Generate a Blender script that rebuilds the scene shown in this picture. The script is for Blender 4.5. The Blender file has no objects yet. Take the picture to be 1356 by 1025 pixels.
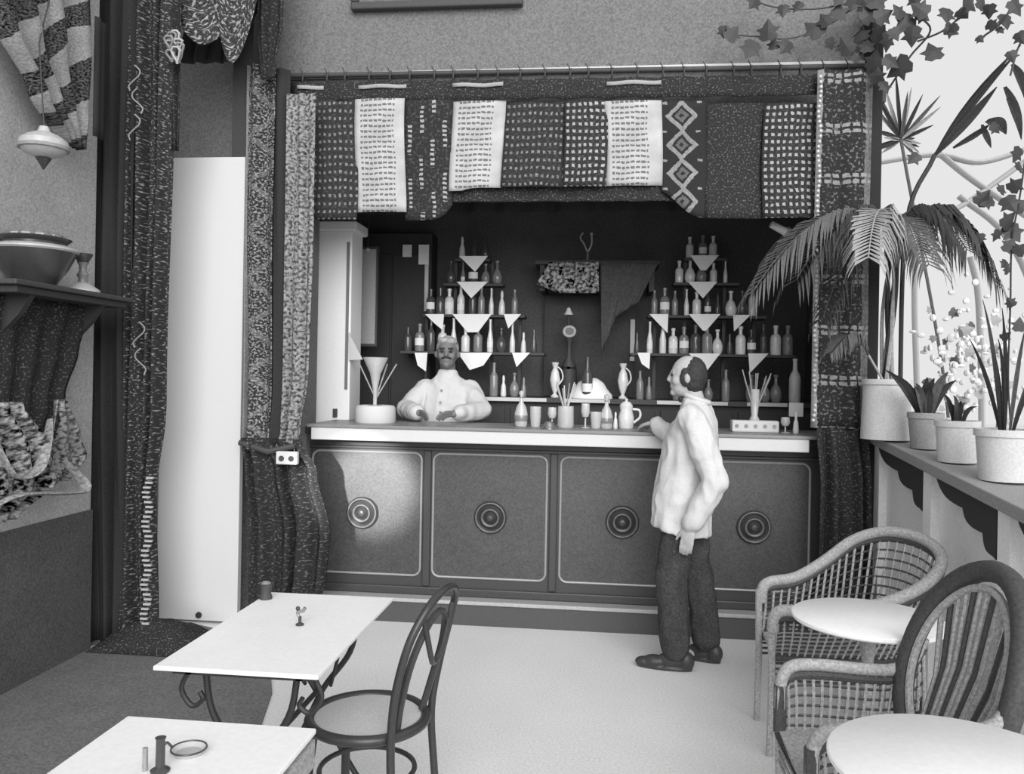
import bpy, bmesh, math, random
from mathutils import Vector, Matrix, Quaternion, noise
random.seed(7)
PI = math.pi
scene = bpy.context.scene
COL = scene.collection

# ------------------------------------------------------------------ camera
YAW = math.radians(6.3); ROLL = .018; FPX = 1100.0; EYE = Vector((0, 0, 1.605))
FWD = Vector((-math.sin(YAW), math.cos(YAW), 0)); R0 = Vector((math.cos(YAW), math.sin(YAW), 0))
CR = R0*math.cos(ROLL) + Vector((0, 0, math.sin(ROLL)))
CU = -R0*math.sin(ROLL) + Vector((0, 0, math.cos(ROLL)))
cam = bpy.data.cameras.new('camera'); camo = bpy.data.objects.new('camera', cam); COL.objects.link(camo)
cam.sensor_width = 36; cam.lens = 36*FPX/1356; cam.shift_y = -12.5/1356; cam.clip_start = .05; cam.clip_end = 200
m = Matrix.Identity(4)
for i in range(3):
    m[i][0] = CR[i]; m[i][1] = CU[i]; m[i][2] = -FWD[i]; m[i][3] = EYE[i]
camo.matrix_world = m
scene.camera = camo

# ------------------------------------------------------------------ sky, sun, exposure
w = bpy.data.worlds.new('sky'); scene.world = w; w.use_nodes = True
w.node_tree.nodes['Background'].inputs[0].default_value = (1, 1, 1, 1)
w.node_tree.nodes['Background'].inputs[1].default_value = .80
sd = bpy.data.lights.new('sun', 'SUN'); so = bpy.data.objects.new('sun', sd); COL.objects.link(so)
sd.energy = 3.3; sd.angle = math.radians(48)
so.rotation_euler = Vector((.20, -.88, .37)).to_track_quat('Z', 'Y').to_euler()
wd = bpy.data.lights.new('added_panel_spot', 'SPOT'); wo = bpy.data.objects.new('added_panel_spot', wd); COL.objects.link(wo)  # unseen spot added to brighten a patch of the first bar panel
wo.location = (-2.15, 1.0, 1.75); wo.rotation_euler = (Vector((-2.15, 1.0, 1.75))-Vector((-1.53, 5.39, .85))).to_track_quat('Z', 'Y').to_euler()
wd.energy = 2300; wd.spot_size = math.radians(9.5); wd.spot_blend = .75; wd.shadow_soft_size = .06
vs = scene.view_settings
vs.view_transform = 'Standard'; vs.look = 'None'; vs.gamma = 1; vs.exposure = 0.0; vs.use_curve_mapping = False

# ------------------------------------------------------------------ measuring helpers (survey of the room)
def ray(x, y): return FWD + CR*((x-678)/FPX) + CU*((500-y)/FPX)
def hit(x, y, ax, v):
    d = ray(x, y); return EYE + d*((v-EYE[ax])/d[ax])
def ZZ(x, y, z): return hit(x, y, 2, z)
def YY(x, y, v): return hit(x, y, 1, v)
def XX(x, y, v): return hit(x, y, 0, v)

# ------------------------------------------------------------------ materials
def lin(v):
    v = v/255.0
    return v/12.92 if v <= .04045 else ((v+.055)/1.055)**2.4
MATS = {}
class Ex:
    """tiny expression layer over math nodes"""
    def __init__(s, nt, sock): s.nt, s.s = nt, sock
    def op(s, o, b=None, c=None):
        n = s.nt.nodes.new('ShaderNodeMath'); n.operation = o
        for i, x in enumerate((s, b, c)):
            if x is None: continue
            if isinstance(x, Ex): s.nt.links.new(x.s, n.inputs[i])
            else: n.inputs[i].default_value = x
        return Ex(s.nt, n.outputs[0])
    def __add__(s, b): return s.op('ADD', b)
    def __sub__(s, b): return s.op('SUBTRACT', b)
    def __mul__(s, b): return s.op('MULTIPLY', b)
    def __truediv__(s, b): return s.op('DIVIDE', b)
    def gt(s, b): return s.op('GREATER_THAN', b)
    def lt(s, b): return s.op('LESS_THAN', b)
    def fr(s): return s.op('FRACT')
    def ab(s): return s.op('ABSOLUTE')
    def mx(s, b): return s.op('MAXIMUM', b)
    def mn(s, b): return s.op('MINIMUM', b)
    def inv(s): return s*-1.0 + 1.0
    def sin(s): return s.op('SINE')
def noise_ex(nt, vec, scale, detail=2.0):
    n = nt.nodes.new('ShaderNodeTexNoise'); n.inputs['Scale'].default_value = scale; n.inputs['Detail'].default_value = detail
    nt.links.new(vec, n.inputs['Vector']); return Ex(nt, n.outputs['Fac'])
def finish(nt, bs, val, bump=None):
    c = nt.nodes.new('ShaderNodeCombineColor')
    for i in range(3): nt.links.new(val.s, c.inputs[i])
    nt.links.new(c.outputs[0], bs.inputs['Base Color'])
    if bump:
        b = nt.nodes.new('ShaderNodeBump'); b.inputs['Strength'].default_value = bump[1]; b.inputs['Distance'].default_value = .01
        nt.links.new(bump[0].s, b.inputs['Height']); nt.links.new(b.outputs[0], bs.inputs['Normal'])
def mat(name, v, grain=.22, scale=110, rough=.8, spec=.25, big=0, bigscale=3, bump=.0, trans=0, metal=0, emit=0):
    """plain grey surface: v = how bright it looks under full daylight (0..255)"""
    if name in MATS: return MATS[name]
    m = bpy.data.materials.new(name); m.use_nodes = True; nt = m.node_tree; bs = nt.nodes['Principled BSDF']
    bs.inputs['Roughness'].default_value = rough; bs.inputs['Specular IOR Level'].default_value = spec
    bs.inputs['Metallic'].default_value = metal; bs.inputs['Transmission Weight'].default_value = trans
    tc = nt.nodes.new('ShaderNodeTexCoord')
    n = noise_ex(nt, tc.outputs['Object'], scale, 2.0)
    val = (n-.5)*(2*grain*1.6)+1.0
    if big:
        val = val*((noise_ex(nt, tc.outputs['Object'], bigscale, 3.0)-.5)*(2*big)+1.0)
    val = val*lin(v)
    finish(nt, bs, val, (n, bump) if bump else None)
    MATS[name] = m; return m
def pat(name, fn, lo, hi, rough=.9, grain=.3, scale=150):
    """woven cloth: fn(u, v, n1, n2) gives 0..1 between the dark and the light thread; u,v in metres on the cloth"""
    if name in MATS: return MATS[name]
    m = bpy.data.materials.new(name); m.use_nodes = True; nt = m.node_tree; bs = nt.nodes['Principled BSDF']
    bs.inputs['Roughness'].default_value = rough; bs.inputs['Specular IOR Level'].default_value = .1
    uv = nt.nodes.new('ShaderNodeUVMap'); sp = nt.nodes.new('ShaderNodeSeparateXYZ'); nt.links.new(uv.outputs[0], sp.inputs[0])
    u, v = Ex(nt, sp.outputs[0]), Ex(nt, sp.outputs[1])
    n1 = noise_ex(nt, uv.outputs[0], scale*.35, 2.0); n2 = noise_ex(nt, uv.outputs[0], scale, 2.0)
    na = noise_ex(nt, uv.outputs[0], 9.0, 3.0); nb = noise_ex(nt, uv.outputs[0], 45.0, 2.0); nc = noise_ex(nt, uv.outputs[0], 7.0, 2.0)
    u = u+(na-.5)*.035+(nb-.5)*.010; v = v+(nb-.5)*.014+(nc-.5)*.03     # hand-woven, never straight
    k = fn(u, v, n1, n2)*((nc-.5)*.9+1.0)
    val = (k*(lin(hi)-lin(lo))+lin(lo))*((n2-.5)*(2*grain*1.6)+1.0)
    finish(nt, bs, val, (n2, .3))
    MATS[name] = m; return m

# ------------------------------------------------------------------ object helpers
WORLD = {}
def link(o): COL.objects.link(o); return o
def tag(o, label, cat, group=None):
    o['label'] = label; o['category'] = cat
    if group: o['group'] = group
    return o
def T(name, label, cat, loc=(0, 0, 0), rz=0, group=None):
    o = link(bpy.data.objects.new(name, None)); o.location = loc; o.rotation_euler = (0, 0, rz); o.empty_display_size = .1
    WORLD[o.name] = Vector(loc); return tag(o, label, cat, group)
class MB:
    def __init__(s): s.v = []; s.f = []; s.uv = {}
    def add(s, vs, fs):
        b = len(s.v); s.v += [Vector(x) for x in vs]; s.f += [tuple(b+i for i in f) for f in fs]; return s
    def box(s, x0, x1, y0, y1, z0, z1):
        return s.add([(x0,y0,z0),(x1,y0,z0),(x1,y1,z0),(x0,y1,z0),(x0,y0,z1),(x1,y0,z1),(x1,y1,z1),(x0,y1,z1)],
                     [(0,3,2,1),(4,5,6,7),(0,1,5,4),(1,2,6,5),(2,3,7,6),(3,0,4,7)])
    def hexa(s, p): return s.add(p, [(0,3,2,1),(4,5,6,7),(0,1,5,4),(1,2,6,5),(2,3,7,6),(3,0,4,7)])
    def tube(s, path, r, n=8, closed=False, flat=1.0):
        P = [Vector(p) for p in path]; N = len(P)
        rad = r if isinstance(r, (list, tuple)) else [r]*N
        tang = []
        for i in range(N):
            a = P[(i-1) % N] if (closed or i > 0) else P[i]; b = P[(i+1) % N] if (closed or i < N-1) else P[i]
            t = (b-a); tang.append(t.normalized() if t.length > 1e-9 else Vector((0,0,1)))
        up = Vector((0,0,1)) if abs(tang[0].z) < .9 else Vector((1,0,0))
        nx = tang[0].cross(up).normalized(); vs = []
        for i in range(N):
            t = tang[i]; nx = (nx - t*nx.dot(t)).normalized(); ny = t.cross(nx)
            for k in range(n):
                a = 2*PI*k/n; vs.append(P[i] + nx*(math.cos(a)*rad[i]) + ny*(math.sin(a)*rad[i]*flat))
        fs = []
        for i in range(N if closed else N-1):
            j = (i+1) % N
            for k in range(n):
                l = (k+1) % n; fs.append((i*n+k, i*n+l, j*n+l, j*n+k))
        if not closed: fs += [tuple(reversed(range(n))), tuple(range((N-1)*n, N*n))]
        return s.add(vs, fs)
    def lathe(s, prof, c=(0,0,0), n=16, axis='z'):
        c = Vector(c); vs = []; fs = []; N = len(prof)
        for (r, h) in prof:
            for k in range(n):
                a = 2*PI*k/n; x, y = r*math.cos(a), r*math.sin(a)
                vs.append(c + (Vector((x, y, h)) if axis == 'z' else Vector((x, h, y)) if axis == 'y' else Vector((h, x, y))))
        for i in range(N-1):
            for k in range(n):
                l = (k+1) % n; fs.append((i*n+k, i*n+l, (i+1)*n+l, (i+1)*n+k))
        fs += [tuple(reversed(range(n))), tuple(range((N-1)*n, N*n))]
        return s.add(vs, fs)
    def prism(s, poly, d):
        """closed polygon (3-D points) pushed along d"""
        P = [Vector(p) for p in poly]; d = Vector(d); n = len(P)
        fs = [tuple(range(n)), tuple(reversed(range(n, 2*n)))] + [(i, n+i, n+(i+1) % n, (i+1) % n) for i in range(n)]
        return s.add(P + [p+d for p in P], fs)
    def ball(s, c, r, n=12, m=8, rot=None):
        c = Vector(c); r = (r, r, r) if not isinstance(r, (tuple, list)) else r
        vs = []; fs = []
        for i in range(m+1):
            th = PI*i/m; th = min(max(th, .02), PI-.02)
            for k in range(n):
                a = 2*PI*k/n; p = Vector((r[0]*math.sin(th)*math.cos(a), r[1]*math.sin(th)*math.sin(a), r[2]*math.cos(th)))
                if rot: p = rot @ p
                vs.append(c+p)
        for i in range(m):
            for k in range(n):
                l = (k+1) % n; fs.append((i*n+k, (i+1)*n+k, (i+1)*n+l, i*n+l))
        fs += [tuple(range(n)), tuple(reversed(range(m*n, (m+1)*n)))]
        return s.add(vs, fs)
    def loft(s, rings, n=20):
        """rings of (centre, x-axis vector, y-axis vector): closed elliptical body"""
        vs = []; fs = []
        for (c, ax, ay) in rings:
            c, ax, ay = Vector(c), Vector(ax), Vector(ay)
            for k in range(n):
                a = 2*PI*k/n; vs.append(c + ax*math.cos(a) + ay*math.sin(a))
        for i in range(len(rings)-1):
            for k in range(n):
                l = (k+1) % n; fs.append((i*n+k, i*n+l, (i+1)*n+l, (i+1)*n+k))
        fs += [tuple(reversed(range(n))), tuple(range((len(rings)-1)*n, len(rings)*n))]
        return s.add(vs, fs)
    def mesh(s, name, org, smooth=True, angle=40):
        me = bpy.data.meshes.new(name); me.from_pydata([v-org for v in s.v], [], s.f)
        bm = bmesh.new(); bm.from_mesh(me); bmesh.ops.recalc_face_normals(bm, faces=bm.faces); bm.to_mesh(me); bm.free()
        if smooth:
            me.polygons.foreach_set('use_smooth', [True]*len(me.polygons)); me.set_sharp_from_angle(angle=math.radians(angle))
        return me
    def build(s, name, mt, parent=None, loc=None, smooth=True, angle=40, bevel=0):
        if parent: org = WORLD[parent.name]
        elif loc is not None: org = Vector(loc)
        else:
            lo = [min(v[i] for v in s.v) for i in range(3)]; hi = [max(v[i] for v in s.v) for i in range(3)]
            org = Vector(((lo[0]+hi[0])/2, (lo[1]+hi[1])/2, lo[2]))
        me = s.mesh(name, org, smooth, angle); me.materials.append(mt)
        o = link(bpy.data.objects.new(name, me))
        if parent: o.parent = parent
        else: o.location = org
        WORLD[o.name] = org
        if bevel:
            b = o.modifiers.new('bevel', 'BEVEL'); b.width = bevel; b.segments = 2; b.limit_method = 'ANGLE'
        return o
def struct(o): o['kind'] = 'structure'; return o
def sub(o, mt, name, parent):   # helper for re-linking shared mesh data
    c = link(bpy.data.objects.new(name, o.data)); c.parent = parent; return c
def clone(root, loc, rz=0, label=None, group=None, scale=None):
    c = root.copy(); COL.objects.link(c); c.location = loc; c.rotation_euler = (0, 0, rz)
    if scale: c.scale = (scale,)*3
    if label: c['label'] = label
    if group: c['group'] = group
    for ch in root.children:
        d = ch.copy(); COL.objects.link(d); d.parent = c
        for g in ch.children:
            e = g.copy(); COL.objects.link(e); e.parent = d
    return c
def sheet(name, grid, mt, parent=None, thick=.006, uvs=None, smooth=True):
    """cloth: grid[j][i] of points, rows j downwards; uv in metres (u along the row, v down) unless given"""
    J, I = len(grid), len(grid[0])
    G = [[Vector(p) for p in r] for r in grid]
    pts = [p for r in G for p in r]
    if parent: org = WORLD[parent.name]
    else:
        lo = [min(v[i] for v in pts) for i in range(3)]; hi = [max(v[i] for v in pts) for i in range(3)]
        org = Vector(((lo[0]+hi[0])/2, (lo[1]+hi[1])/2, lo[2]))
    fs = [(j*I+i, j*I+i+1, (j+1)*I+i+1, (j+1)*I+i) for j in range(J-1) for i in range(I-1)]
    me = bpy.data.meshes.new(name); me.from_pydata([p-org for p in pts], [], fs)
    ul = me.uv_layers.new(name='UVMap')
    def uvof(k): 
        j, i = divmod(k, I)
        return uvs[j][i]
    if uvs is None:
        uvs = []
        acc = [0.0]*I
        for j in range(J):
            s_ = 0; row = []
            if j: acc = [acc[i] + (G[j][i]-G[j-1][i]).length for i in range(I)]
            for i in range(I):
                if i: s_ += (G[j][i]-G[j][i-1]).length
                row.append((s_, acc[i]))
            uvs.append(row)
    for l in me.loops: ul.data[l.index].uv = uvof(l.vertex_index)
    if smooth: me.polygons.foreach_set('use_smooth', [True]*len(me.polygons))
    me.materials.append(mt)
    o = link(bpy.data.objects.new(name, me))
    if parent: o.parent = parent
    else: o.location = org
    WORLD[o.name] = org
    sm = o.modifiers.new('thickness', 'SOLIDIFY'); sm.thickness = thick; sm.offset = 0
    return o
def hang(rows, folds, n=60, seed=0):
    """hanging cloth grid: rows = list of (z, x_left, x_right, y, amplitude) (y may be (yl, yr)); returns grid + uv"""
    g = []; uv = []; rnd = random.Random(seed); ph = rnd.random()*6
    W0 = rows[0][2]-rows[0][1]
    for (z, xl, xr, y, amp) in rows:
        yl, yr = y if isinstance(y, tuple) else (y, y)
        r = []; u = []
        for i in range(n+1):
            t = i/n
            a = 2*PI*folds*t + ph + .5*math.sin(5*t+ph+z*.6)
            r.append(Vector((xl+(xr-xl)*t + amp*.35*math.sin(a*.5+1), yl+(yr-yl)*t - amp*math.sin(a) - amp*.4*math.sin(a*1.7+z*2), z)))
            u.append((W0*t*1.0, rows[0][0]-z))
        g.append(r); uv.append(u)
    return g, uv
def lerp(a, b, t): return a+(b-a)*t
def resample(rows, n):
    """rows of tuples interpolated to n rows (smooth in z)"""
    out = []
    for k in range(n+1):
        t = k/n*(len(rows)-1); i = min(int(t), len(rows)-2); f = t-i; f2 = f*f*(3-2*f)
        a, b = rows[i], rows[i+1]; r = []
        for q, (x, y) in enumerate(zip(a, b)):
            ff = f if q == 0 else f2
            r.append(tuple(lerp(p, s, ff) for p, s in zip(x, y)) if isinstance(x, tuple) else lerp(x, y, ff))
        out.append(tuple(r))
    return out
def bez(p0, p1, p2, n=10):
    p0, p1, p2 = Vector(p0), Vector(p1), Vector(p2)
    return [p0*((1-t)**2)+p1*(2*t*(1-t))+p2*(t*t) for t in [i/n for i in range(n+1)]]
def spline(pts, n=6, closed=False):
    P = [Vector(p) for p in pts]; N = len(P); out = []
    for i in range(N if closed else N-1):
        a = P[(i-1) % N] if (closed or i > 0) else P[i]*2-P[i+1]
        b = P[i]; c = P[(i+1) % N]; d = P[(i+2) % N] if (closed or i < N-2) else P[i+1]*2-P[i]
        for k in range(n):
            t = k/n
            out.append(((b*2)+(c-a)*t+(a*2-b*5+c*4-d)*t*t+(b*3-a-c*3+d)*t**3)*.5)
    if not closed: out.append(P[-1])
    return out

# ------------------------------------------------------------------ shared greys
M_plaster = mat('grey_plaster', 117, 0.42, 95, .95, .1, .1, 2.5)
M_plaster2 = mat('grey_plaster_side', 176, 0.35, 95, .95, .1, .12, 2)
M_dado = mat('dark_dado', 92, 0.45, 90, .95, .1, .2, 4)
M_floor = mat('pale_matting', 224, 0.18, 90, .95, .1, .10, 1.5)
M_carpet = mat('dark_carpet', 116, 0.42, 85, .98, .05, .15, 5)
M_dark = mat('dark_wood', 70, .2, 90, .6, .35)
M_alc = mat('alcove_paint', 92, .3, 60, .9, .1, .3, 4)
M_vdark = mat('black_wood', 62, .2, 90, .7, .25)
M_bar = mat('bar_wood', 72, 0.5, 100, .42, .5, .22, 4)
M_barframe = mat('bar_frame_wood', 64, 0.3, 130, .45, .45)
M_mould = mat('bar_moulding', 150, .15, 90, .3, .6)
M_med = mat('bronze_medallion', 62, .2, 90, .3, .6)
M_white = mat('white_paint', 206, .05, 120, .7, .2)
M_white2 = mat('off_white_paint', 205, .08, 120, .8, .2)
M_marble = mat('pale_marble', 240, .05, 60, .4, .4, .04, 4)
M_linen = mat('white_linen', 244, .06, 160, .95, .1)
M_cane = mat('dark_cane', 70, 0.4, 110, .6, .3)
M_cane_l = mat('pale_cane', 158, 0.45, 110, .7, .3)
M_bent = mat('bentwood', 54, .2, 90, .35, .5)
M_iron = mat('black_iron', 50, .15, 90, .5, .4)
M_clay = mat('pale_clay', 200, .14, 90, .9, .15, .1, 6)
M_clay2 = mat('grey_clay', 150, .2, 90, .9, .15, .2, 8)
M_leaf = mat('dark_leaf', 54, .25, 60, .5, .35)
M_leaf2 = mat('mid_leaf', 84, .3, 60, .5, .35)
M_leaf3 = mat('pale_leaf', 150, .3, 60, .5, .35)
M_glass_d = mat('dark_bottle_glass', 78, .1, 60, .12, .6)
M_glass_m = mat('grey_bottle_glass', 130, .15, 60, .12, .6)
M_glass_l = mat('pale_bottle_glass', 222, .12, 60, .15, .6)
M_clear = mat('cloudy_clear_glass', 232, .05, 60, .12, .6, trans=.45)
M_label = mat('paper_label', 238, .06, 90, .9, .1)
M_brass = mat('brass', 140, .15, 60, .3, .6, metal=.6)
M_gold = mat('pale_metal', 185, .12, 60, .35, .5)
M_skin = mat('skin', 172, .08, 60, .6, .3)
M_skin2 = mat('tanned_skin', 118, .1, 60, .6, .3)
M_hair = mat('dark_hair', 52, .3, 90, .7, .3)
M_hair2 = mat('fair_hair', 165, .3, 90, .7, .3)
M_jacket = mat('white_jacket', 200, .07, 90, .95, .1, .05, 12, .12)
M_trouser = mat('dark_trousers', 66, 0.5, 90, .95, .1, .25, 9, .15)
M_shoe = mat('black_shoe', 60, .2, 60, .4, .4)

# cloth patterns
def f_speck(u, v, n1, n2): return ((n1-.56)*9).mx(0.0).mn(1.0)*.8
def f_stipple(u, v, n1, n2): return ((n1-.40)*6).mx(0.0).mn(1.0)*.75 + ((u/.03).fr().lt(.4))*((v/.04).fr().lt(.5))*-.15
def f_dash(u, v, n1, n2):
    rows = (v/.0335).fr().lt(.40); cells = (u/.031+n1*.3).fr().lt(.78); inner = u.gt(.035)*u.lt(.255)
    return (rows*cells*inner)*-.72+.93
def f_dots(u, v, n1, n2):
    return ((u/.036).fr()-.5).ab().lt(.24)*((v/.043).fr()-.5).ab().lt(.22)*.75 + (n1-.5).mx(0.0)*.5
def f_dots2(u, v, n1, n2):
    return ((u/.034).fr()-.5).ab().lt(.22)*((v/.05).fr()-.5).ab().lt(.18)*.5*(n1*1.6) + (n1-.5).mx(0.0)*.4
def f_diamond(u, v, n1, n2):
    d = ((u-.13).ab()/.085 + ((v/.175).fr()-.5).ab()*2.0)
    ring = (d-.95).ab().lt(.20); core = (d-.35).ab().lt(.16)*.4
    spots = ((u-.13).ab()-.105).ab().lt(.014)*((v/.175).fr().lt(.08))
    return ring.mx(core).mx(spots)*.62*(n1*.9+.5)
def f_cols(u, v, n1, n2):
    c = ((u/.075).fr()-.5).ab().lt(.16)*((v/.03).fr()-.5).ab().lt(.26)*((v/.34+((u/.075)-((u/.075).fr()))*.37).fr().gt(.45))
    return c*.75+(n1-.52).mx(0.0)*.8
def f_plaid(u, v, n1, n2):
    band = (v/.30).fr(); lines = ((band-.10).ab().lt(.035)+(band-.22).ab().lt(.035)).mn(1.0)
    dash = (u/.05).fr().lt(.72)
    edge = u.lt(.03)*.7 + u.gt(.27)*.45*(n1*1.4)
    return (lines*dash*.62*(n1+.5)).mx(edge).mx(((n1-.56)*4).mx(0.0).mn(.35))
def f_border(u, v, n1, n2):
    zig = (((v/.30).fr()-.5).ab()*.36+.04 - u).ab().lt(.022)
    return (zig*.42*(n1*1.4)).mx(u.lt(.02)*.5).mx(((n1-.50)*8).mx(0.0).mn(.7))
def f_shine(u, v, n1, n2): return ((n1-.47)*10).mx(0.0).mn(1.0)
def f_none(u, v, n1, n2): return (n1-.5).mx(0.0)*.5
P_speck = pat('speckled_cloth', f_speck, 52, 158, scale=260)
P_darkspeck = pat('dark_speckled_cloth', f_speck, 50, 112, scale=240)
P_stipple = pat('stippled_cloth', f_stipple, 80, 168)
P_dash = pat('white_dashed_cloth', f_dash, 72, 188, grain=.12)
P_dots = pat('dotted_cloth', f_dots, 52, 178)
P_dots2 = pat('faint_dotted_cloth', f_dots2, 52, 175)
P_diamond = pat('diamond_cloth', f_diamond, 50, 172)
P_cols = pat('beaded_cloth', f_cols, 50, 178)
P_plaid = pat('plaid_cloth', f_plaid, 50, 172)
P_border = pat('zigzag_cloth', f_border, 52, 165, scale=230)
P_brocade = pat('brocade_cloth', lambda u, v, n1, n2: ((n1-.52)*9).mx(0.0).mn(1.0)*.8+(n2-.5)*.3, 60, 175, scale=120)
P_plain = pat('plain_dark_cloth', f_none, 54, 78)
P_flower = pat('embroidered_cloth', lambda u, v, n1, n2: ((n1-.40)*4.5).mx(0.0).mn(1.0)*.8+(n2-.5)*.5+((u*40.0).sin()*(v*34.0).sin()).gt(.35)*-.3, 70, 200, scale=110)

# ================================================================== SETTING
struct(MB().box(-4.2, 1.68, -1.5, 7.2, -.1, 0).build('floor', M_floor, smooth=False))
struct(MB().box(1.68, 30, -8, 40, -.25, -.12).build('ground', M_white2, smooth=False))
# left side wall, its dado and the short return
wl = struct(MB().box(-3.15, -2.93, 1.0, 4.5, 0, 4.6).build('wall_left', M_plaster2, smooth=False))
MB().box(-2.935, -2.915, 1.0, 4.5, 0, .80).build('dado', M_dado, wl, smooth=False)
# wall behind the curtains and the white door
wb = struct(MB().box(-4.2, -1.95, 5.32, 5.5, 0, 4.6).build('wall_back', M_plaster, smooth=False))
wu = struct(MB().box(-1.95, 1.60, 5.32, 5.5, 3.30, 4.6).build('wall_above', M_plaster, smooth=False))
# alcove of the bar
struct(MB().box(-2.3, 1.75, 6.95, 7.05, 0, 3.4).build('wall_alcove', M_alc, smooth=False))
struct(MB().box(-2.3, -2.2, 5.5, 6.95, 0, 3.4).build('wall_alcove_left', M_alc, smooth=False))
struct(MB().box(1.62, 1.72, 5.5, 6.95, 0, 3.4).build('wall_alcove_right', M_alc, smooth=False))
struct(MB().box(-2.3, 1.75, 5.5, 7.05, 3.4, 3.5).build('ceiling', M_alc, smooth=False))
struct(MB().box(-2.2, 1.62, 5.9, 6.95, 0, .16).build('floor_behind_bar', M_vdark, smooth=False))
# corner post on the right
struct(MB().box(1.555, 1.625, 5.16, 5.32, 0, 4.6).build('trim_1', mat('post_paint', 46, .2, 90, .8, .2), smooth=False, bevel=.008))
# white door with frame strip
d1 = struct(MB().box(-2.83, -2.285, 5.05, 5.10, .02, 2.975).build('door_1', M_white, smooth=False, bevel=.004))
MB().box(-2.875, -2.845, 5.03, 5.12, 0, 1.05).build('frame_strip', M_white2, d1, smooth=False)
MB().box(-2.42, -2.395, 5.18, 5.24, 2.98, 3.62).build('frame_strip', M_white2, d1, smooth=False)
MB().box(-2.38, -2.25, 5.06, 5.30, 2.98, 4.6).build('jamb', M_vdark, d1, smooth=False)
MB().lathe([(.0, 0), (.018, 0), (.02, .012), (.01, .02), (.0, .02)], YY(262, 815, 5.03), 10, 'y').build('knob', M_iron, d1)

M_para = mat('parapet_limewash', 236, .12, 110, .95, .1, .08, 5)
# right-hand parapet: pale wall, sloping ledge, scalloped brackets
def led(t, dx=0, dz=0):   # along the ledge from the post towards the camera
    return Vector((lerp(1.60, 1.545, t)+dx, lerp(5.24, 2.6, t), lerp(1.315, 1.105, t)+dz))
wr = struct(MB().hexa([led(0, .06, -1.315), led(1, .06, -1.105), led(1, .20, -1.105), led(0, .20, -1.315), led(0, .06, -.06), led(1, .06, -.06), led(1, .20, -.06), led(0, .20, -.06)]).build('wall_right', M_para, smooth=False))
MB().hexa([led(0, -.02, -.055), led(1, -.02, -.055), led(1, .30, -.055), led(0, .30, -.055), led(0, -.02), led(1, -.02), led(1, .30), led(0, .30)]).build('ledge', mat('ledge_stone', 150, .2, 110, .9, .1), wr, smooth=False, bevel=.006)
def bracket(y0, y1, drop):
    # flat scalloped plate hung below the ledge, straight edge towards the camera
    def zt(y): return led((5.24-y)/(5.24-2.6)).z-.05
    L = y0-y1; pts = [(y1, zt(y1)), (y1, zt(y1)-drop)]
    for (a0, b0, a1, b1) in ((.05, .97, .20, .66), (.20, .66, .52, .40), (.52, .40, .98, .10)):
        for k in range(9):      # rounded lobes bulging down and away
            t = k/8; q = math.sin(PI*t)*.09
            pts.append((y1+L*(lerp(a0, a1, t)+q*.75*(1 if a0 > .1 else .5)), zt(y1+L*lerp(a0, a1, t))-drop*(lerp(b0, b1, t)+q)))
    pts.append((y0, zt(y0)))
    x = led((5.24-y1)/2.64).x
    MB().prism([(x+.018, a, b) for a, b in pts], (.045, 0, 0)).build('bracket', M_vdark, wr, smooth=False)
bracket(5.06, 4.37, .225); bracket(4.16, 3.54, .225); bracket(3.34, 2.75, .225)
for y in (5.12, 4.30, 3.47):
    t = (5.24-y)/2.64; p = led(t)
    MB().box(p.x+.015, p.x+.06, y-.05, y+.05, 0, p.z-.06).build('post', M_para, wr, smooth=False)

# ================================================================== PEOPLE
def cap(mb, a, b, ra, rb_=None, n=12):
    rb_ = ra if rb_ is None else rb_
    a, b = Vector(a), Vector(b); d = (b-a); L = d.length; d.normalize(); path = []; rad = []
    for k in range(5):
        t = PI/2*(1-k/4); path.append(a-d*ra*math.sin(t)); rad.append(max(ra*math.cos(t), .001))
    for k in range(1, 5):
        path.append(a.lerp(b, k/5)); rad.append(lerp(ra, rb_, k/5))
    for k in range(5):
        t = PI/2*k/4; path.append(b+d*rb_*math.sin(t)); rad.append(max(rb_*math.cos(t), .001))
    mb.tube(path, rad, n)
def chain(mb, pts, rads):
    for i in range(len(pts)-1): cap(mb, pts[i], pts[i+1], rads[i], rads[i+1])
def hand(mb, wr, d, side, nrm, curl=.35, k=1.0):
    wr, d, side, nrm = Vector(wr), Vector(d).normalized(), Vector(side).normalized(), Vector(nrm).normalized()
    rot = Matrix((d, side, nrm)).transposed()
    mb.ball(wr+d*.05*k, (.052*k, .041*k, .016*k), 12, 8, rot)
    for q, (o, L) in enumerate(((.030, .92), (.010, 1.0), (-.010, .95), (-.029, .75))):
        p = wr+d*.085*k+side*o*k; dr = d.copy(); pts = [wr+d*.06*k+side*o*.9*k, p]
        ang = 0
        for s_, c_ in ((.040, .6), (.027, 1.0), (.021, .9)):
            ang += curl*c_; dr = d*math.cos(ang)+nrm*math.sin(ang); p = p+dr*s_*L*k; pts.append(p)
        chain(mb, pts, [.0095*k, .0095*k, .009*k, .0085*k, .0075*k])
    b = wr+d*.025*k+side*.03*k
    chain(mb, [b, b+(side*.6+d*.7+nrm*.2)*.035*k, b+(side*.75+d*1.4+nrm*.5)*.042*k], [.013*k, .0105*k, .0085*k])
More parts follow.
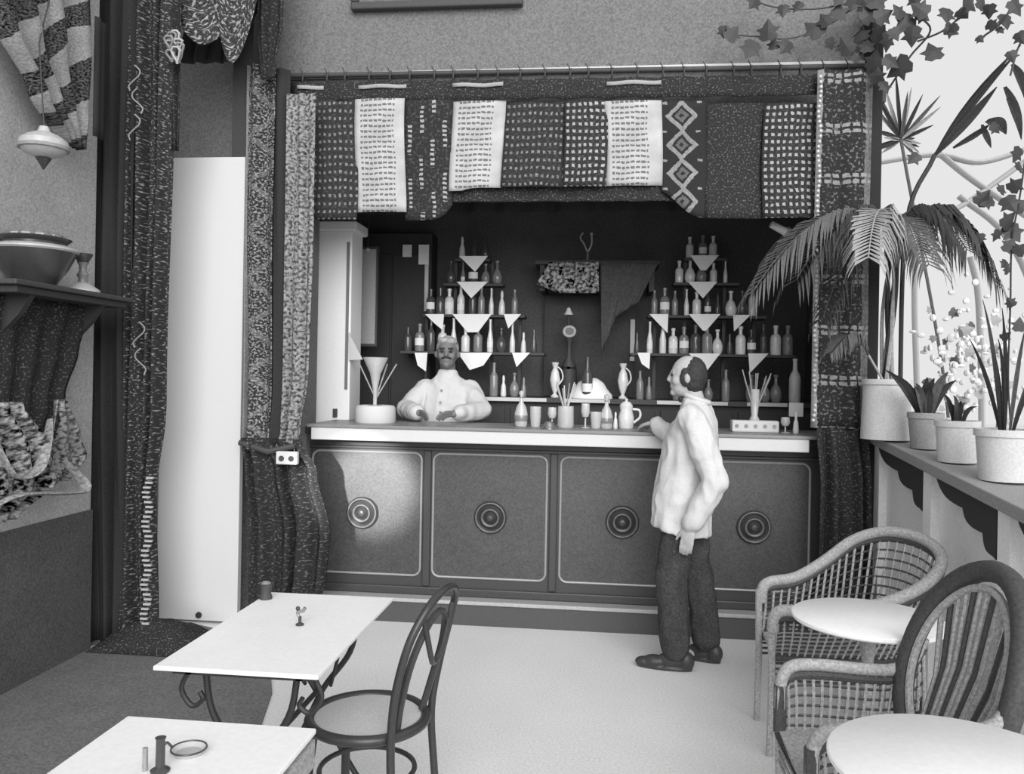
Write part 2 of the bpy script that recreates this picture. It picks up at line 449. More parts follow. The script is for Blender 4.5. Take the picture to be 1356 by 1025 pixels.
def blob(name, mb, voxel, sm, mt, parent, wob=0, freq=12, seed=0):
    me = bpy.data.meshes.new('t'); me.from_pydata([tuple(v) for v in mb.v], [], mb.f)
    bm = bmesh.new(); bm.from_mesh(me); bmesh.ops.recalc_face_normals(bm, faces=bm.faces); bm.to_mesh(me); bm.free()
    o = link(bpy.data.objects.new(name, me))
    r = o.modifiers.new('r', 'REMESH'); r.mode = 'VOXEL'; r.voxel_size = voxel
    s = o.modifiers.new('s', 'SMOOTH'); s.factor = .5; s.iterations = sm
    dg = bpy.context.evaluated_depsgraph_get(); dg.update()
    me2 = bpy.data.meshes.new_from_object(o.evaluated_get(dg)); me2.name = name
    o.modifiers.clear(); o.data = me2; bpy.data.meshes.remove(me)
    if wob:
        nr = [v.normal.copy() for v in me2.vertices]
        for v, vn in zip(me2.vertices, nr):
            q = v.co*freq; k = noise.noise(Vector((q.x*1.2, q.y*1.2, q.z*.45+seed)))+.35*noise.noise(Vector((q.x*.8+seed, q.y*.8, q.z*1.6)))
            v.co += vn*(abs(k)*-2+.6)*wob
    me2.polygons.foreach_set('use_smooth', [True]*len(me2.polygons))
    me2.materials.clear(); me2.materials.append(mt); o.parent = parent
    return o
def head(mb, c, turn=0):
    """c = centre of the head; face along +x"""
    q = Matrix.Rotation(turn, 3, 'Z'); c = Vector(c)
    P = lambda x, y, z: c+q @ Vector((x, y, z))
    mb.ball(P(-.005, 0, .01), (.097, .076, .112), 20, 14, q); mb.ball(P(.025, 0, -.06), (.062, .057, .055), 14, 10, q)
    cap(mb, P(.086, 0, .022), P(.102, 0, -.014), .011, .014); mb.ball(P(.05, 0, -.035), (.045, .05, .05), 12, 8, q); mb.ball(P(.077, 0, .028), (.020, .05, .011), 12, 8, q)
    mb.ball(P(.074, 0, -.088), (.022, .026, .02), 10, 8, q); mb.ball(P(.084, 0, -.048), (.013, .026, .006), 10, 6, q); mb.ball(P(.082, 0, -.06), (.013, .022, .007), 10, 6, q)
    mb.ball(P(.055, .04, -.02), (.03, .026, .03), 10, 8, q); mb.ball(P(.055, -.04, -.02), (.03, .026, .03), 10, 8, q)
    for s in (-1, 1): mb.ball(P(-.004, s*.083, -.010), (.017, .014, .026), 10, 8, q)
    return P, q

# --- customer leaning one hand on the bar, seen from his left side
man = T('person', 'standing man in white jacket and dark trousers with one hand on the bar', 'person', (.45, 4.78, 0), math.radians(168))
b = MB(); P, q = head(b, (-.02, 0, 1.625), math.radians(4))
cap(b, (-.075, 0, 1.45), (-.045, 0, 1.56), .058, .054)
b.loft([((-.02, 0, .82), (.12, 0, 0), (0, .16, 0)), ((-.03, 0, 1.1), (.12, 0, 0), (0, .16, 0)), ((-.06, 0, 1.35), (.11, 0, 0), (0, .17, 0)), ((-.07, 0, 1.46), (.06, 0, 0), (0, .09, 0))])
sL, eL, wL = (-.07, .185, 1.40), (-.20, .235, 1.07), (-.075, .235, .82)
sR, eR, wR = (-.05, -.185, 1.40), (-.01, -.30, 1.17), (.20, -.30, 1.345)
chain(b, [sL, eL, wL], [.055, .042, .03]); chain(b, [sR, eR, wR], [.055, .042, .03])
hand(b, wL, (.18, 0, -1), (.9, -.2, .1), (0, -1, 0), .35)
hand(b, wR, (.62, -.75, -.14), (.75, .6, 0), (0, 0, -1), .30)
chain(b, [(-.02, .10, .88), (.035, .105, .50), (.0, .10, .09)], [.085, .06, .042]); chain(b, [(-.03, -.10, .88), (-.09, -.11, .50), (-.14, -.11, .09)], [.085, .06, .042])
for (fx, fy) in ((0, .10), (-.14, -.11)): cap(b, (fx-.02, fy, .05), (fx+.13, fy, .035), .028, .02)
blob('body', b, .006, 3, M_skin, man)
b = MB(); b.ball(P(-.036, 0, .016), (.075, .086, .100), 18, 12, q); b.ball(P(-.036, 0, -.04), (.058, .078, .06), 14, 10, q)
b.ball(P(.008, .066, -.0), (.034, .014, .055), 10, 8, q); b.ball(P(.008, -.066, .0), (.034, .014, .055), 10, 8, q)
blob('hair', b, .006, 2, M_hair, man, .003, 60)
for s in (-1, 1): blob('eye', MB().ball(P(.083, s*.03, .012), (.010, .013, .008), 10, 8), .003, 1, M_hair, man)
b = MB(); b.tube([P(.078, s*.045, .033+.004*math.cos(s*3)) for s in (-1, -.5)], .006); blob('eyebrow', b, .004, 1, M_hair, man)
b = MB(); b.tube([P(.078, s*.045, .033+.004*math.cos(s*3)) for s in (.5, 1)], .006); blob('eyebrow', b, .004, 1, M_hair, man)
b = MB()
b.loft([((.0, .005, .765), (.165, 0, .03), (0, .205, 0)), ((.0, 0, .93), (.163, 0, .01), (0, .195, 0)), ((-.02, 0, 1.08), (.155, 0, 0), (0, .18, 0)), ((-.045, 0, 1.25), (.150, 0, 0), (0, .19, 0)), ((-.065, 0, 1.37), (.125, 0, 0), (0, .195, 0)), ((-.075, 0, 1.45), (.085, 0, 0), (0, .14, 0)), ((-.07, 0, 1.50), (.066, 0, .015), (0, .072, 0))], 28)
chain(b, [sL, eL, (-.09, .235, .85)], [.082, .070, .058]); chain(b, [sR, eR, (.185, -.305, 1.332)], [.08, .066, .050])
jk = blob('jacket', b, .009, 4, M_jacket, man, .012, 11, 2)
b = MB(); b.tube(spline([(-.075+.066*math.cos(a), .07*math.sin(a), 1.505+.022*math.cos(a)) for a in [k*PI/6 for k in range(12)]], 3, True), .016, 8, True)
blob('collar', b, .005, 2, M_jacket, man)
b = MB(); b.ball((.0, .0, 1.505), (.022, .022, .018)); b.ball((.012, .03, 1.50), (.014, .03, .018)); b.ball((.012, -.03, 1.50), (.014, .03, .018)); blob('bow_tie', b, .004, 1, M_hair, man)
b = MB()
b.loft([((-.01, 0, .98), (.14, 0, 0), (0, .15, 0)), ((-.02, 0, .82), (.13, 0, 0), (0, .155, 0)), ((-.03, 0, .74), (.09, 0, 0), (0, .13, 0))])
chain(b, [(-.005, .085, .82), (.04, .105, .50), (.005, .10, .135)], [.092, .086, .086]); chain(b, [(-.04, -.085, .82), (-.085, -.11, .50), (-.14, -.11, .135)], [.092, .085, .082])
blob('trousers', b, .009, 4, M_trouser, man, .011, 9, 5)
def shoe(x, y, ang):
    b = MB(); q = Matrix.Rotation(ang, 3, 'Z'); R = lambda v: Vector((x, y, 0))+q @ Vector(v)
    for (fx, z, rx, ry, rz) in ((-.05, .055, .05, .04, .054), (.03, .05, .075, .042, .048), (.12, .038, .07, .045, .036), (.18, .03, .05, .038, .028)):
        b.ball(R((fx, 0, z)), (rx, ry, rz), 14, 10, q)
    b.loft([(R((.065, 0, .002)), q @ Vector((.155, 0, 0)), q @ Vector((0, .042, 0))), (R((.065, 0, .018)), q @ Vector((.155, 0, 0)), q @ Vector((0, .042, 0)))])
    blob('shoe', b, .006, 2, M_shoe, man)
shoe(.0, .10, .05); shoe(-.14, -.11, -.25)

# --- barman behind the counter, forearms on the bar top
bmn = T('person', 'barman in white buttoned jacket leaning on the bar top', 'person', (-1.14, 6.02, .16), math.radians(-90))
b = MB(); P, q = head(b, (.03, 0, 1.615), math.radians(6))
cap(b, (-.02, 0, 1.42), (.01, 0, 1.55), .06, .055)
b.loft([((-.02, 0, .82), (.12, 0, 0), (0, .16, 0)), ((-.02, 0, 1.1), (.12, 0, 0), (0, .16, 0)), ((-.02, 0, 1.32), (.11, 0, 0), (0, .17, 0)), ((-.02, 0, 1.43), (.06, 0, 0), (0, .09, 0))])
A = {}
for s in (-1, 1):
    A[s] = [(-.01, s*.160, 1.335), (.12, s*.28, 1.205), (.38, s*.13, 1.19)]
    chain(b, A[s], [.055, .042, .03]); hand(b, A[s][2], (.8, -s*.55, -.05), (.55, -s*.3, .3), (0, 0, -1), .3)
    chain(b, [(-.02, s*.10, .88), (.0, s*.11, .48), (-.02, s*.11, .09)], [.085, .06, .042]); cap(b, (-.04, s*.11, .05), (.15, s*.12, .035), .038, .03)
blob('body', b, .007, 3, M_skin2, bmn)
b = MB(); b.ball(P(-.022, 0, .036), (.092, .083, .094), 18, 12, q); b.ball(P(.03, .03, .085), (.055, .045, .03), 12, 8, q); b.ball(P(.02, -.02, .09), (.05, .05, .028), 12, 8, q); blob('hair', b, .006, 2, M_hair2, bmn, .003, 60)
for s in (-1, 1):
    blob('eye', MB().ball(P(.086, s*.03, .010), (.010, .016, .009), 10, 8), .003, 1, M_hair, bmn)
    b = MB(); b.tube([P(.094, s*.012, .030), P(.088, s*.05, .032)], .007); blob('eyebrow', b, .004, 1, M_hair, bmn)
b = MB(); b.tube([P(.078, -.034, -.042), P(.092, -.016, -.034), P(.096, 0, -.032), P(.092, .016, -.034), P(.078, .034, -.042)], .008); blob('moustache', b, .004, 1, M_hair, bmn)
b = MB()
b.loft([((-.01, 0, .80), (.15, 0, 0), (0, .19, 0)), ((0, 0, 1.0), (.155, 0, 0), (0, .19, 0)), ((-.005, 0, 1.2), (.15, 0, 0), (0, .21, 0)), ((-.01, 0, 1.31), (.13, 0, 0), (0, .205, 0)), ((-.015, 0, 1.39), (.10, 0, 0), (0, .155, 0)), ((-.01, 0, 1.45), (.075, 0, .01), (0, .085, 0)), ((-.005, 0, 1.49), (.066, 0, .01), (0, .066, 0))], 28)
for s in (-1, 1): chain(b, [(-.01, s*.165, 1.345), A[s][1], (.35, s*.15, 1.192)], [.078, .068, .056])
blob('jacket', b, .009, 4, M_jacket, bmn, .009, 11, 7)
for k in range(4):
    blob('button', MB().ball((.158-.004*k*k*.6+.004, -.02, 1.33-.07*k) if k else (.125, -.02, 1.345), (.008, .009, .009), 8, 6), .003, 1, M_clay2, bmn)
b = MB()
b.loft([((-.01, 0, .98), (.14, 0, 0), (0, .165, 0)), ((-.02, 0, .78), (.12, 0, 0), (0, .16, 0))])
for s in (-1, 1): chain(b, [(-.01, s*.09, .84), (.0, s*.11, .48), (-.02, s*.11, .10)], [.105, .088, .08])
blob('trousers', b, .012, 3, M_trouser, bmn)
for s in (-1, 1):
    b = MB()
    for (fx, z, rx, rz) in ((-.06, .055, .05, .054), (.04, .045, .085, .042), (.13, .032, .07, .03)): b.ball((fx, s*.115, z), (rx, .042, rz))
    blob('shoe', b, .008, 2, M_shoe, bmn)

# carpet on the left
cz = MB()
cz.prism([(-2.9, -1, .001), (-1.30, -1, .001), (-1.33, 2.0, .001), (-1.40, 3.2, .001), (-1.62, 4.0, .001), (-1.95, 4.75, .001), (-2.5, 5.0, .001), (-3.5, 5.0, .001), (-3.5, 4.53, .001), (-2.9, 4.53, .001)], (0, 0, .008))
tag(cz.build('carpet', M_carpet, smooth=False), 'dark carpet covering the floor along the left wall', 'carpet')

# ================================================================== CURTAINS
def curtain(name, label, rows, folds, mt, nrow=24, n=70, seed=0, thick=.008, parent=None, part=None):
    g, uv = hang(resample(rows, nrow), folds, n, seed)
    if parent: return sheet(part, g, mt, parent, thick, uv)
    return tag(sheet(name, g, mt, None, thick, uv), label, 'curtain')
# dark door curtain beside the left wall: plain half and speckled half
dc = T('door_curtain', 'tall dark curtain hanging between the grey side wall and the white door', 'curtain', (-2.75, 4.6, 0))
curtain('', '', [(4.6, -3.06, -2.75, 4.58, .02), (2.0, -3.04, -2.76, 4.57, .025), (.02, -3.0, -2.72, 4.56, .03)], 3, P_plain, parent=dc, part='plain_panel')
curtain('', '', [(4.6, -2.80, -2.53, 4.60, .03), (3.0, -2.80, -2.535, 4.60, .035), (1.4, -2.79, -2.56, 4.59, .035), (.9, -2.78, -2.60, 4.58, .03), (.02, -2.78, -2.56, 4.57, .04)], 3.5, P_speck, parent=dc, part='speckled_panel', seed=3)
# pale motif running down the curtain (applied cord)
mo = MB()
for (x, z, s_) in ((178, 100, 1), (182, 130, -1), (178, 165, 1), (184, 440, 1), (186, 475, -1)):
    p = YY(x, z, 4.535)
    MB().tube(spline([p+Vector((.035*s_*math.sin(q*1.1), 0, .06-.03*q)) for q in range(6)], 4), .0045, 6).build('cord_motif', M_clay2, dc)
fr = MB()
for k in range(34):
    z = .06+k*.028; x = -2.60+.012*math.sin(k)
    fr.box(x-.022, x+.02, 4.525, 4.54, z, z+.011)
fr.build('fringe', M_gold, dc, smooth=False)
# cloth heap at its foot
hp = []
for j in range(15):
    row = []
    for i in range(21):
        u, v = i/20, j/14
        x = lerp(-2.88, -2.22, u); y = lerp(4.40, 4.80, v)
        h = max(0, math.sin(PI*u)**.7*math.sin(PI*v)**.6)*(.13+.06*noise.noise(Vector((u*5, v*4, 1))))
        row.append((x, y, .012+h+.012*abs(noise.noise(Vector((u*9, v*9, 3))))*(h > .01)))
    hp.append(row)
tag(sheet('cloth_heap', hp, P_darkspeck), 'crumpled dark cloth heaped on the floor at the foot of the door curtain', 'cloth')

# patterned portiere between the white door and the bar
pc = T('portiere_curtain', 'tall striped curtain with zigzag border at the left end of the bar', 'curtain', (-2.05, 5.0, 0))
curtain('', '', [(3.55, -2.28, -2.09, 5.03, .02), (2.5, -2.275, -2.09, 5.02, .02), (1.5, -2.25, -2.07, 5.0, .025), (1.12, -2.24, -2.08, 4.98, .03)], 1.5, P_border, parent=pc, part='zigzag_panel', seed=5)
curtain('', '', [(3.52, -2.10, -2.00, 5.04, .015), (1.5, -2.08, -1.98, 5.02, .015), (1.12, -2.10, -1.99, 5.0, .02)], 1, P_plain, parent=pc, part='dark_panel', seed=6)
curtain('', '', [(3.36, -2.01, -1.825, 5.03, .012), (2.5, -2.0, -1.82, 5.02, .014), (1.6, -1.995, -1.83, 5.01, .016), (1.25, -2.0, -1.87, 5.0, .02), (1.12, -2.03, -1.90, 4.99, .02)], 2, P_stipple, parent=pc, part='stippled_panel', seed=8)
curtain('', '', [(1.20, -2.24, -1.86, 4.97, .03), (1.0, -2.22, -1.76, 4.98, .03), (.62, -2.20, -1.68, 5.0, .035), (.35, -2.20, -1.70, 5.0, .035), (.03, -2.20, -1.80, 5.0, .035)], 4, P_darkspeck, parent=pc, part='dark_tail', seed=9)
MB().tube([(-2.25, 4.97, 1.17), (-2.05, 4.93, 1.12), (-1.88, 4.97, 1.16)], .02, 8).build('tie_cord', M_dark, pc)
# socket plate on a small dark board
sp = T('wall_socket', 'white plate with two round holes on the dark cloth beside the bar', 'socket', YY(380, 613, 4.90))
c = YY(380, 607, 4.905)
MB().box(c.x-.068, c.x+.068, c.y-.012, c.y+.03, c.z-.038, c.z+.042).build('plate', M_white, sp, smooth=False, bevel=.008)
for dx in (-.03, .032):
    MB().lathe([(0, 0), (.017, 0), (.017, .004), (0, .004)], (c.x+dx, c.y-.018, c.z), 12, 'y').build('hole', M_dark, sp)

# swag drapery above the door
def swag(name, label, p0, p1, s0, s1, mt, yoff=0, rows=14, n=24, fold=5, amp=.025):
    g = []
    for j in range(rows+1):
        v = j/rows; r = []
        for i in range(n+1):
            t = i/n; a = Vector(p0).lerp(Vector(p1), t); sag = lerp(s0, s1, v)*4*t*(1-t)
            r.append((a.x, a.y-yoff-.06*math.sin(PI*t)*(v+.2)-amp*math.sin(v*PI*2*fold)*math.sin(PI*t)**.5, a.z-sag-.05*v))
        g.append(r)
    return tag(sheet(name, g, mt), label, 'drapery')
curtain('door_pelmet', 'plain dark cloth hanging above the white door behind the swags', [(4.5, -2.62, -2.16, 4.98, .02), (4.0, -2.62, -2.16, 4.98, .02), (3.55, -2.70, -2.30, 4.98, .015)], 4, P_plain, seed=31)
swag('swag_drape', 'dark swag with pale folds draped high above the white door', YY(215, -60, 4.7), YY(350, -70, 4.85), .10, .55, P_brocade, .02)
swag('swag_drape', 'small pale-edged swag hanging at the top beside the grey upper wall', YY(292, -40, 4.8), YY(358, -60, 4.9), .25, .62, P_brocade, .08)
tails = curtain('drape_tail', 'narrow dark drape tail with pale edge falling beside the swag', [(4.4, -2.16, -1.98, 4.93, .03), (3.75, -2.17, -2.0, 4.92, .03), (3.42, -2.14, -2.06, 4.93, .01)], 2, P_darkspeck, seed=12)
tails = curtain('drape_tail', 'dark drape edge hanging down from the swag rosette', [(4.4, -2.62, -2.40, 4.64, .02), (3.9, -2.62, -2.50, 4.63, .02), (2.9, -2.54, -2.50, 4.62, .01)], 2, P_darkspeck, seed=13)
rs = T('drape_rosette', 'pale looped rosette pinned to the dark door curtain', 'rosette', YY(232, 80, 4.52))
for k in range(9):
    a = 2*PI*k/9*1.3+.4*(k % 3); l_ = (.05, .075, .06, .04)[k % 4]; cc = YY(232, 65, 4.52)+Vector((.03*math.cos(a), -.01*(k % 3), .055*math.sin(a)))
    MB().tube([cc+Vector((.018*math.cos(b)+.012*math.sin(2*b), -.015*math.sin(b), l_*.6*math.sin(b))) for b in [q*PI/5 for q in range(10)]], .007, 5, True).build('loop', M_gold if k % 2 else M_clay2, rs)
MB().ball(YY(232, 65, 4.51), .025).build('knot', M_dark, rs)

# ------------------------------------------------------------------ rod with rings, and the striped valance
zr = lambda x: lerp(3.547, 3.525, (x+2.2)/3.77)
rd = T('curtain_rod', 'long dark curtain rod with rings running above the bar', 'rod', (-.3, 5.22, 3.53))
MB().tube([(-2.2, 5.22, zr(-2.2)), (1.6, 5.22, zr(1.6))], .016, 10).build('pole', M_dark, rd)
MB().box(-2.2, 1.58, 5.285, 5.318, 3.555, 3.585).build('rail', M_white2, rd, smooth=False)
ring = None
for k in range(26):
    x = -2.1+k*.142+random.uniform(-.02, .02)
    if ring is None:
        b = MB(); b.tube([Vector((.004*math.sin(a), .026*math.cos(a), .034*math.sin(a))) for a in [q*PI/6 for q in range(12)]], .006, 6, True)
        b.tube([(0, -.02, .02), (-.02, -.02, .06)], .004, 5)
        ring = b.build('ring', M_dark, rd, smooth=True); ring.data.transform(Matrix.Translation(WORLD[rd.name]))
        rr = ring
    else: rr = sub(ring, None, 'ring', rd)
    rr.location = Vector((x, 5.22, zr(x)-.02))-WORLD[rd.name]
# heading band and strips
va = T('striped_valance', 'patchwork valance of dark and white woven strips hanging from the rod', 'valance', (-.3, 5.2, 2.55))
edges = [(-1.92, -1.60), (-1.60, -1.575), (-1.575, -1.285), (-1.285, -.985), (-.985, -.655), (-.655, -.275), (-.275, -.02), (-.02, .325), (.325, .625), (.625, .955), (.955, 1.25)]
def vbot(x):   # bottom edge of the valance with its raised middle
    a = 1/(1+math.exp(-(x+.98)/.035)); b = 1/(1+math.exp((x-.42)/.05))
    return 2.60+.20*a*b
specs = [(-1.93, -1.60, P_dots2), (-1.60, -1.285, P_dash), (-1.285, -.985, P_cols), (-.985, -.655, P_dash), (-.655, -.275, P_dots2), (-.275, -.015, P_dots), (-.015, .325, P_dash), (.325, .60, P_diamond), (.60, .945, P_darkspeck), (.945, 1.255, P_dots)]
for q, (x0, x1, mt) in enumerate(specs):
    g = []; uv = []; n = 12
    for j in range(17):
        r = []; u_ = []
        for i in range(n+1):
            t = i/n; x = lerp(x0-.004, x1+.004, t)
            top = 3.375-.008*q; 
            if mt is P_dash and q == 1: xm = -1.285
            bot = vbot(x) if q not in (3,) else vbot(max(x, -.9))
            if q == 6: bot = vbot(.1)+.01
            if q == 1: bot = 2.62+.03
            zz = lerp(top, bot, j/16)
            r.append((x+.01*math.sin(zz*5+q), 5.20-.012*math.sin(PI*t)-.02*math.sin(j/16*2.2+q*1.3)-.008*(q % 2), zz)); u_.append(((x-x0), top-zz))
        g.append(r); uv.append(u_)
    sheet('textile_strip', g, mt, va, .006, uv)
g = []; uv = []
for j in range(5):
    g.append([(lerp(-2.05, 1.25, i/60), 5.195-.012*math.sin(i*1.3), zr(lerp(-2.05, 1.25, i/60))-.055-.125*j/4) for i in range(61)]); uv.append([(3.3*i/60, .13*j/4) for i in range(61)])
sheet('heading_band', g, P_darkspeck, va, .006, uv)
for (x0, x1) in ((-1.6, -1.285), (-.985, -.66), (-.015, .32), (-2.0, -1.83)):
    g = [[(lerp(x0, x1, i/8), 5.182-.012*math.sin((lerp(x0, x1, i/8)+2.05)/3.3*60*1.3), zr(x0)-.080-.024*j/2) for i in range(9)] for j in range(3)]
    sheet('white_band', g, mat('white_thread', 160, .2, 150, .95, .1), va, .002)
# plain dark pelmet cloth behind, with fringe under the raised middle
g = [[(lerp(-1.0, .45, i/40), 5.235+.01*math.sin(i), lerp(2.82, vbot(.1)-.06-.20*abs(i/20-1)**2.2*0-.02, j/8)) for i in range(41)] for j in range(9)]
sheet('fringe_band', g, P_darkspeck, va)
pv = curtain('inner_pelmet', 'dark cloth pelmet hanging inside the alcove behind the striped valance', [(3.38, -2.15, 1.6, 5.62, .02), (2.95, -2.15, 1.6, 5.62, .02), (2.72, -2.15, 1.6, 5.62, .03)], 18, P_plain, n=120, seed=4)

# right-hand plaid curtain
rc = T('plaid_curtain', 'tall dark plaid curtain with pale beaded edge at the right end of the bar', 'curtain', (1.4, 5.1, 0))
curtain('', '', [(3.47, 1.24, 1.555, 5.12, .012), (2.4, 1.235, 1.555, 5.12, .016), (1.34, 1.235, 1.55, 5.10, .02)], 2, P_plaid, parent=rc, part='plaid_panel', seed=2)
curtain('', '', [(1.34, 1.25, 1.56, 5.09, .02), (1.0, 1.27, 1.58, 5.08, .03), (.62, 1.27, 1.585, 5.08, .03), (.05, 1.27, 1.585, 5.08, .03)], 3, P_darkspeck, parent=rc, part='dark_tail', seed=21)
bd = MB()
for k in range(70):
    z = 3.42-k*.0295; x = 1.243+.006*math.sin(k*.7)
    bd.ball((x, 5.085+.006*math.sin(k), z), (.012, .01, .011), 6, 4)
bd.build('bead_edge', M_gold, rc)

# ================================================================== BAR
bar = T('bar_counter', 'dark panelled bar counter with round medallions and a low step', 'bar', (-.3, 5.6, 0))
MB().box(-1.95, 1.60, 5.40, 5.78, .10, 1.21).build('body', M_barframe, bar, smooth=False)
MB().box(-1.95, 1.56, 5.30, 5.45, 0, .135).build('step', mat('step_wood', 80, .2, 100, .6, .3), bar, smooth=False)
MB().box(-1.95, 1.56, 5.285, 5.44, .135, .16).build('tread', mat('lit_tread', 172, .2, 90, .6, .3), bar, smooth=False, bevel=.006)  # light on the step's top edge put into a paler grey than the riser
MB().box(-1.95, 1.56, 5.38, 5.42, .16, .215).build('base_moulding', M_barframe, bar, smooth=False, bevel=.008)
MB().box(-1.95, 1.56, 5.375, 5.41, 1.115, 1.135).build('rail', M_barframe, bar, smooth=False, bevel=.006)
def rrect(x0, x1, z0, z1, r, y, n=6):
    pts = []
    for (cx, cz, a0) in ((x1-r, z1-r, 0), (x0+r, z1-r, PI/2), (x0+r, z0+r, PI), (x1-r, z0+r, 1.5*PI)):
        for k in range(n+1):
            a = a0+PI/2*k/n; pts.append(Vector((cx+r*math.cos(a), y, cz+r*math.sin(a))))
    return pts
panels = [(-1.93, -1.185, -1.58), (-1.105, -.355, -.72), (-.265, .50, .135), (.585, 1.30, .96)]
for k, (x0, x1, mx) in enumerate(panels):
    pn = MB().prism(rrect(x0, x1, .285, 1.095, .05, 5.395), (0, .02, 0)).build('panel', M_bar, bar, smooth=False)
    mo = MB(); mo.tube(rrect(x0, x1, .285, 1.095, .05, 5.395), .0075, 8, True); mo.build('moulding', M_mould, pn)
    md = MB().lathe([(0, -.002), (.105, -.002), (.108, -.012), (.098, -.024), (.086, -.018), (.08, -.012), (.07, -.02), (.058, -.034), (.046, -.03), (.04, -.02), (.03, -.03), (.018, -.044), (0, -.046)], (mx, 5.395, .688), 28, 'y').build('medallion', M_med, bar)
    rg = MB()
    for rr_ in (.094, .054):
        rg.tube([(mx+rr_*math.cos(a), 5.37 if rr_ > .06 else 5.36, .688+rr_*math.sin(a)) for a in [q*PI/16 for q in range(32)]], .005, 6, True)
    r_ = rg.build('ring', mat('worn_bronze', 112, .3, 60, .35, .5), md)
for x in (-1.145, -.31, .542):
    MB().box(x-.025, x+.025, 5.378, 5.41, .22, 1.115).build('stile', M_barframe, bar, smooth=False, bevel=.008)
wt = T('bar_worktop', 'long bar top with white front edge', 'worktop', (-.2, 5.5, 1.2))
MB().box(-1.90, 1.58, 5.185, 5.82, 1.262, 1.283).build('slab', mat('worktop_stone', 130, .15, 90, .4, .4), wt, smooth=False, bevel=.004)
MB().box(-1.875, 1.245, 5.195, 5.27, 1.182, 1.262).build('white_edge', M_white, wt, smooth=False, bevel=.006)
MB().box(-1.95, 1.58, 5.30, 5.78, 1.21, 1.262).build('underside', M_barframe, wt, smooth=False)
bb = T('counter_bell', 'small round bell on the front edge of the bar top', 'bell', (-.335, 5.20, 1.283))
MB().lathe([(0, 0), (.03, 0), (.03, .008), (.026, .012), (.024, .025), (.014, .036), (0, .038)], (-.335, 5.215, 1.283), 14).build('dome', M_brass, bb)
MB().ball((-.335, 5.215, 1.325), .007, 8, 6).build('button', M_iron, bb); bb.scale = (1.4,)*3

# ================================================================== INSIDE THE ALCOVE
M_col = mat('column_limewash', 240, .05, 110, .85, .15)
col = struct(MB().box(-2.12, -1.80, 5.76, 6.02, .16, 2.63).build('trim_2', M_col, smooth=False, bevel=.006))
MB().box(-2.12, -1.765, 5.74, 6.04, 2.63, 2.70).build('capital', M_col, col, smooth=False, bevel=.012)
MB().box(-1.835, -1.815, 5.752, 5.762, 1.5, 2.55).build('groove', mat('grey_line', 120, .15), col, smooth=False)
MB().box(-1.915, -1.885, 5.745, 5.77, 1.30, 1.36).build('bolt_plate', M_dark, col, smooth=False)
# grey framed mirror beside the column
mr = T('hanging_mirror', 'narrow grey mirror hanging beside the white column', 'mirror', YY(484, 455, 6.3))
a, b = YY(469, 455, 6.3), YY(499, 330, 6.3)
MB().box(a.x, b.x, 6.3, 6.32, a.z, b.z).build('glass', mat('grey_mirror', 165, .15, 60, .3, .5), mr, smooth=False)
f_ = MB(); f_.box(a.x-.015, a.x, 6.29, 6.33, a.z-.02, b.z+.02); f_.box(b.x, b.x+.015, 6.29, 6.33, a.z-.02, b.z+.02); f_.box(a.x, b.x, 6.29, 6.33, b.z, b.z+.02); f_.box(a.x, b.x, 6.29, 6.33, a.z-.02, a.z)
f_.build('frame', M_dark, mr, smooth=False)
MB().ball(YY(487, 331, 6.28), .02, 8, 6).build('hanger', M_gold, mr)
MB().tube([YY(487, 331, 6.28), (YY(487, 331, 6.28).x, 6.32, 3.395)], .004, 6).build('cord', M_dark, mr)
# tall dark cupboard left of the bottles, with white edge of a door
cb = T('tall_cupboard', 'tall dark cupboard standing behind the barman', 'cupboard', (-1.75, 6.75, .16))
MB().box(-2.08, -1.42, 6.70, 6.94, .16, 2.78).build('carcass', M_vdark, cb, smooth=False, bevel=.01)
for x0, x1 in ((-2.05, -1.76), (-1.74, -1.45)): MB().ball((x0+.03 if x0 > -1.8 else x1-.03, 6.672, 1.3), .012, 8, 6).build('knob', M_brass, MB().box(x0, x1, 6.68, 6.70, .3, 2.6).build('door', M_vdark, cb, smooth=False, bevel=.006))
for px0, px1, py0, py1, nm in ((533, 545, 324, 340, 'paper_notice'), (554, 568, 324, 350, 'paper_notice')):
    p, q = YY(px0, py1, 6.66), YY(px1, py0, 6.66)
    tag(MB().box(p.x, q.x, 6.66, 6.678, p.z, q.z).build(nm, M_label, smooth=False), 'small white card pinned up left of the bottle stand' if px0 < 540 else 'white card above the pale strip left of the bottle stand', 'card')
p, q = YY(561.5, 412, 6.66), YY(567.5, 350, 6.66)
tag(MB().box(p.x, q.x, 6.66, 6.678, p.z, q.z).build('pale_strip', M_white2, smooth=False), 'thin upright pale strip on the dark cupboard edge', 'strip')

# bottle stands
SH = {}
def stand(name, label, cx, lv, y0=6.40):
    t = T(name, label, 'shelf', (cx, 6.65, 1.455))
    for (z, x0, x1, dy) in lv:
        MB().box(x0, x1, y0+dy, 6.65, z-.022, z).build('shelf', M_dark, t, smooth=False, bevel=.004)
    for s in (-1, 1):
        for (x, h) in ((cx+s*.15, lv[0][0]), (cx+s*.38, lv[2][0])):
            MB().box(x-.012, x+.012, 6.60, 6.64, 1.455, h-.022).build('upright', M_dark, t, smooth=False)
    return t
LL = [(2.545, -1.20, -.91, .12), (2.345, -1.28, -.80, .09), (2.095, -1.43, -.62, .05), (1.80, -1.60, -.46, 0)]
LR = [(2.555, .60, .93, .12), (2.36, .52, 1.02, .09), (2.105, .33, 1.22, .05), (1.81, .20, 1.42, 0)]
stand('bottle_stand', 'stepped dark bottle stand behind the barman', -1.05, LL)
stand('bottle_stand', 'stepped dark bottle stand behind the standing customer', .77, LR)
bk = T('back_counter', 'long low back counter with white edge below the bottle stands', 'counter', (.2, 6.6, .16))
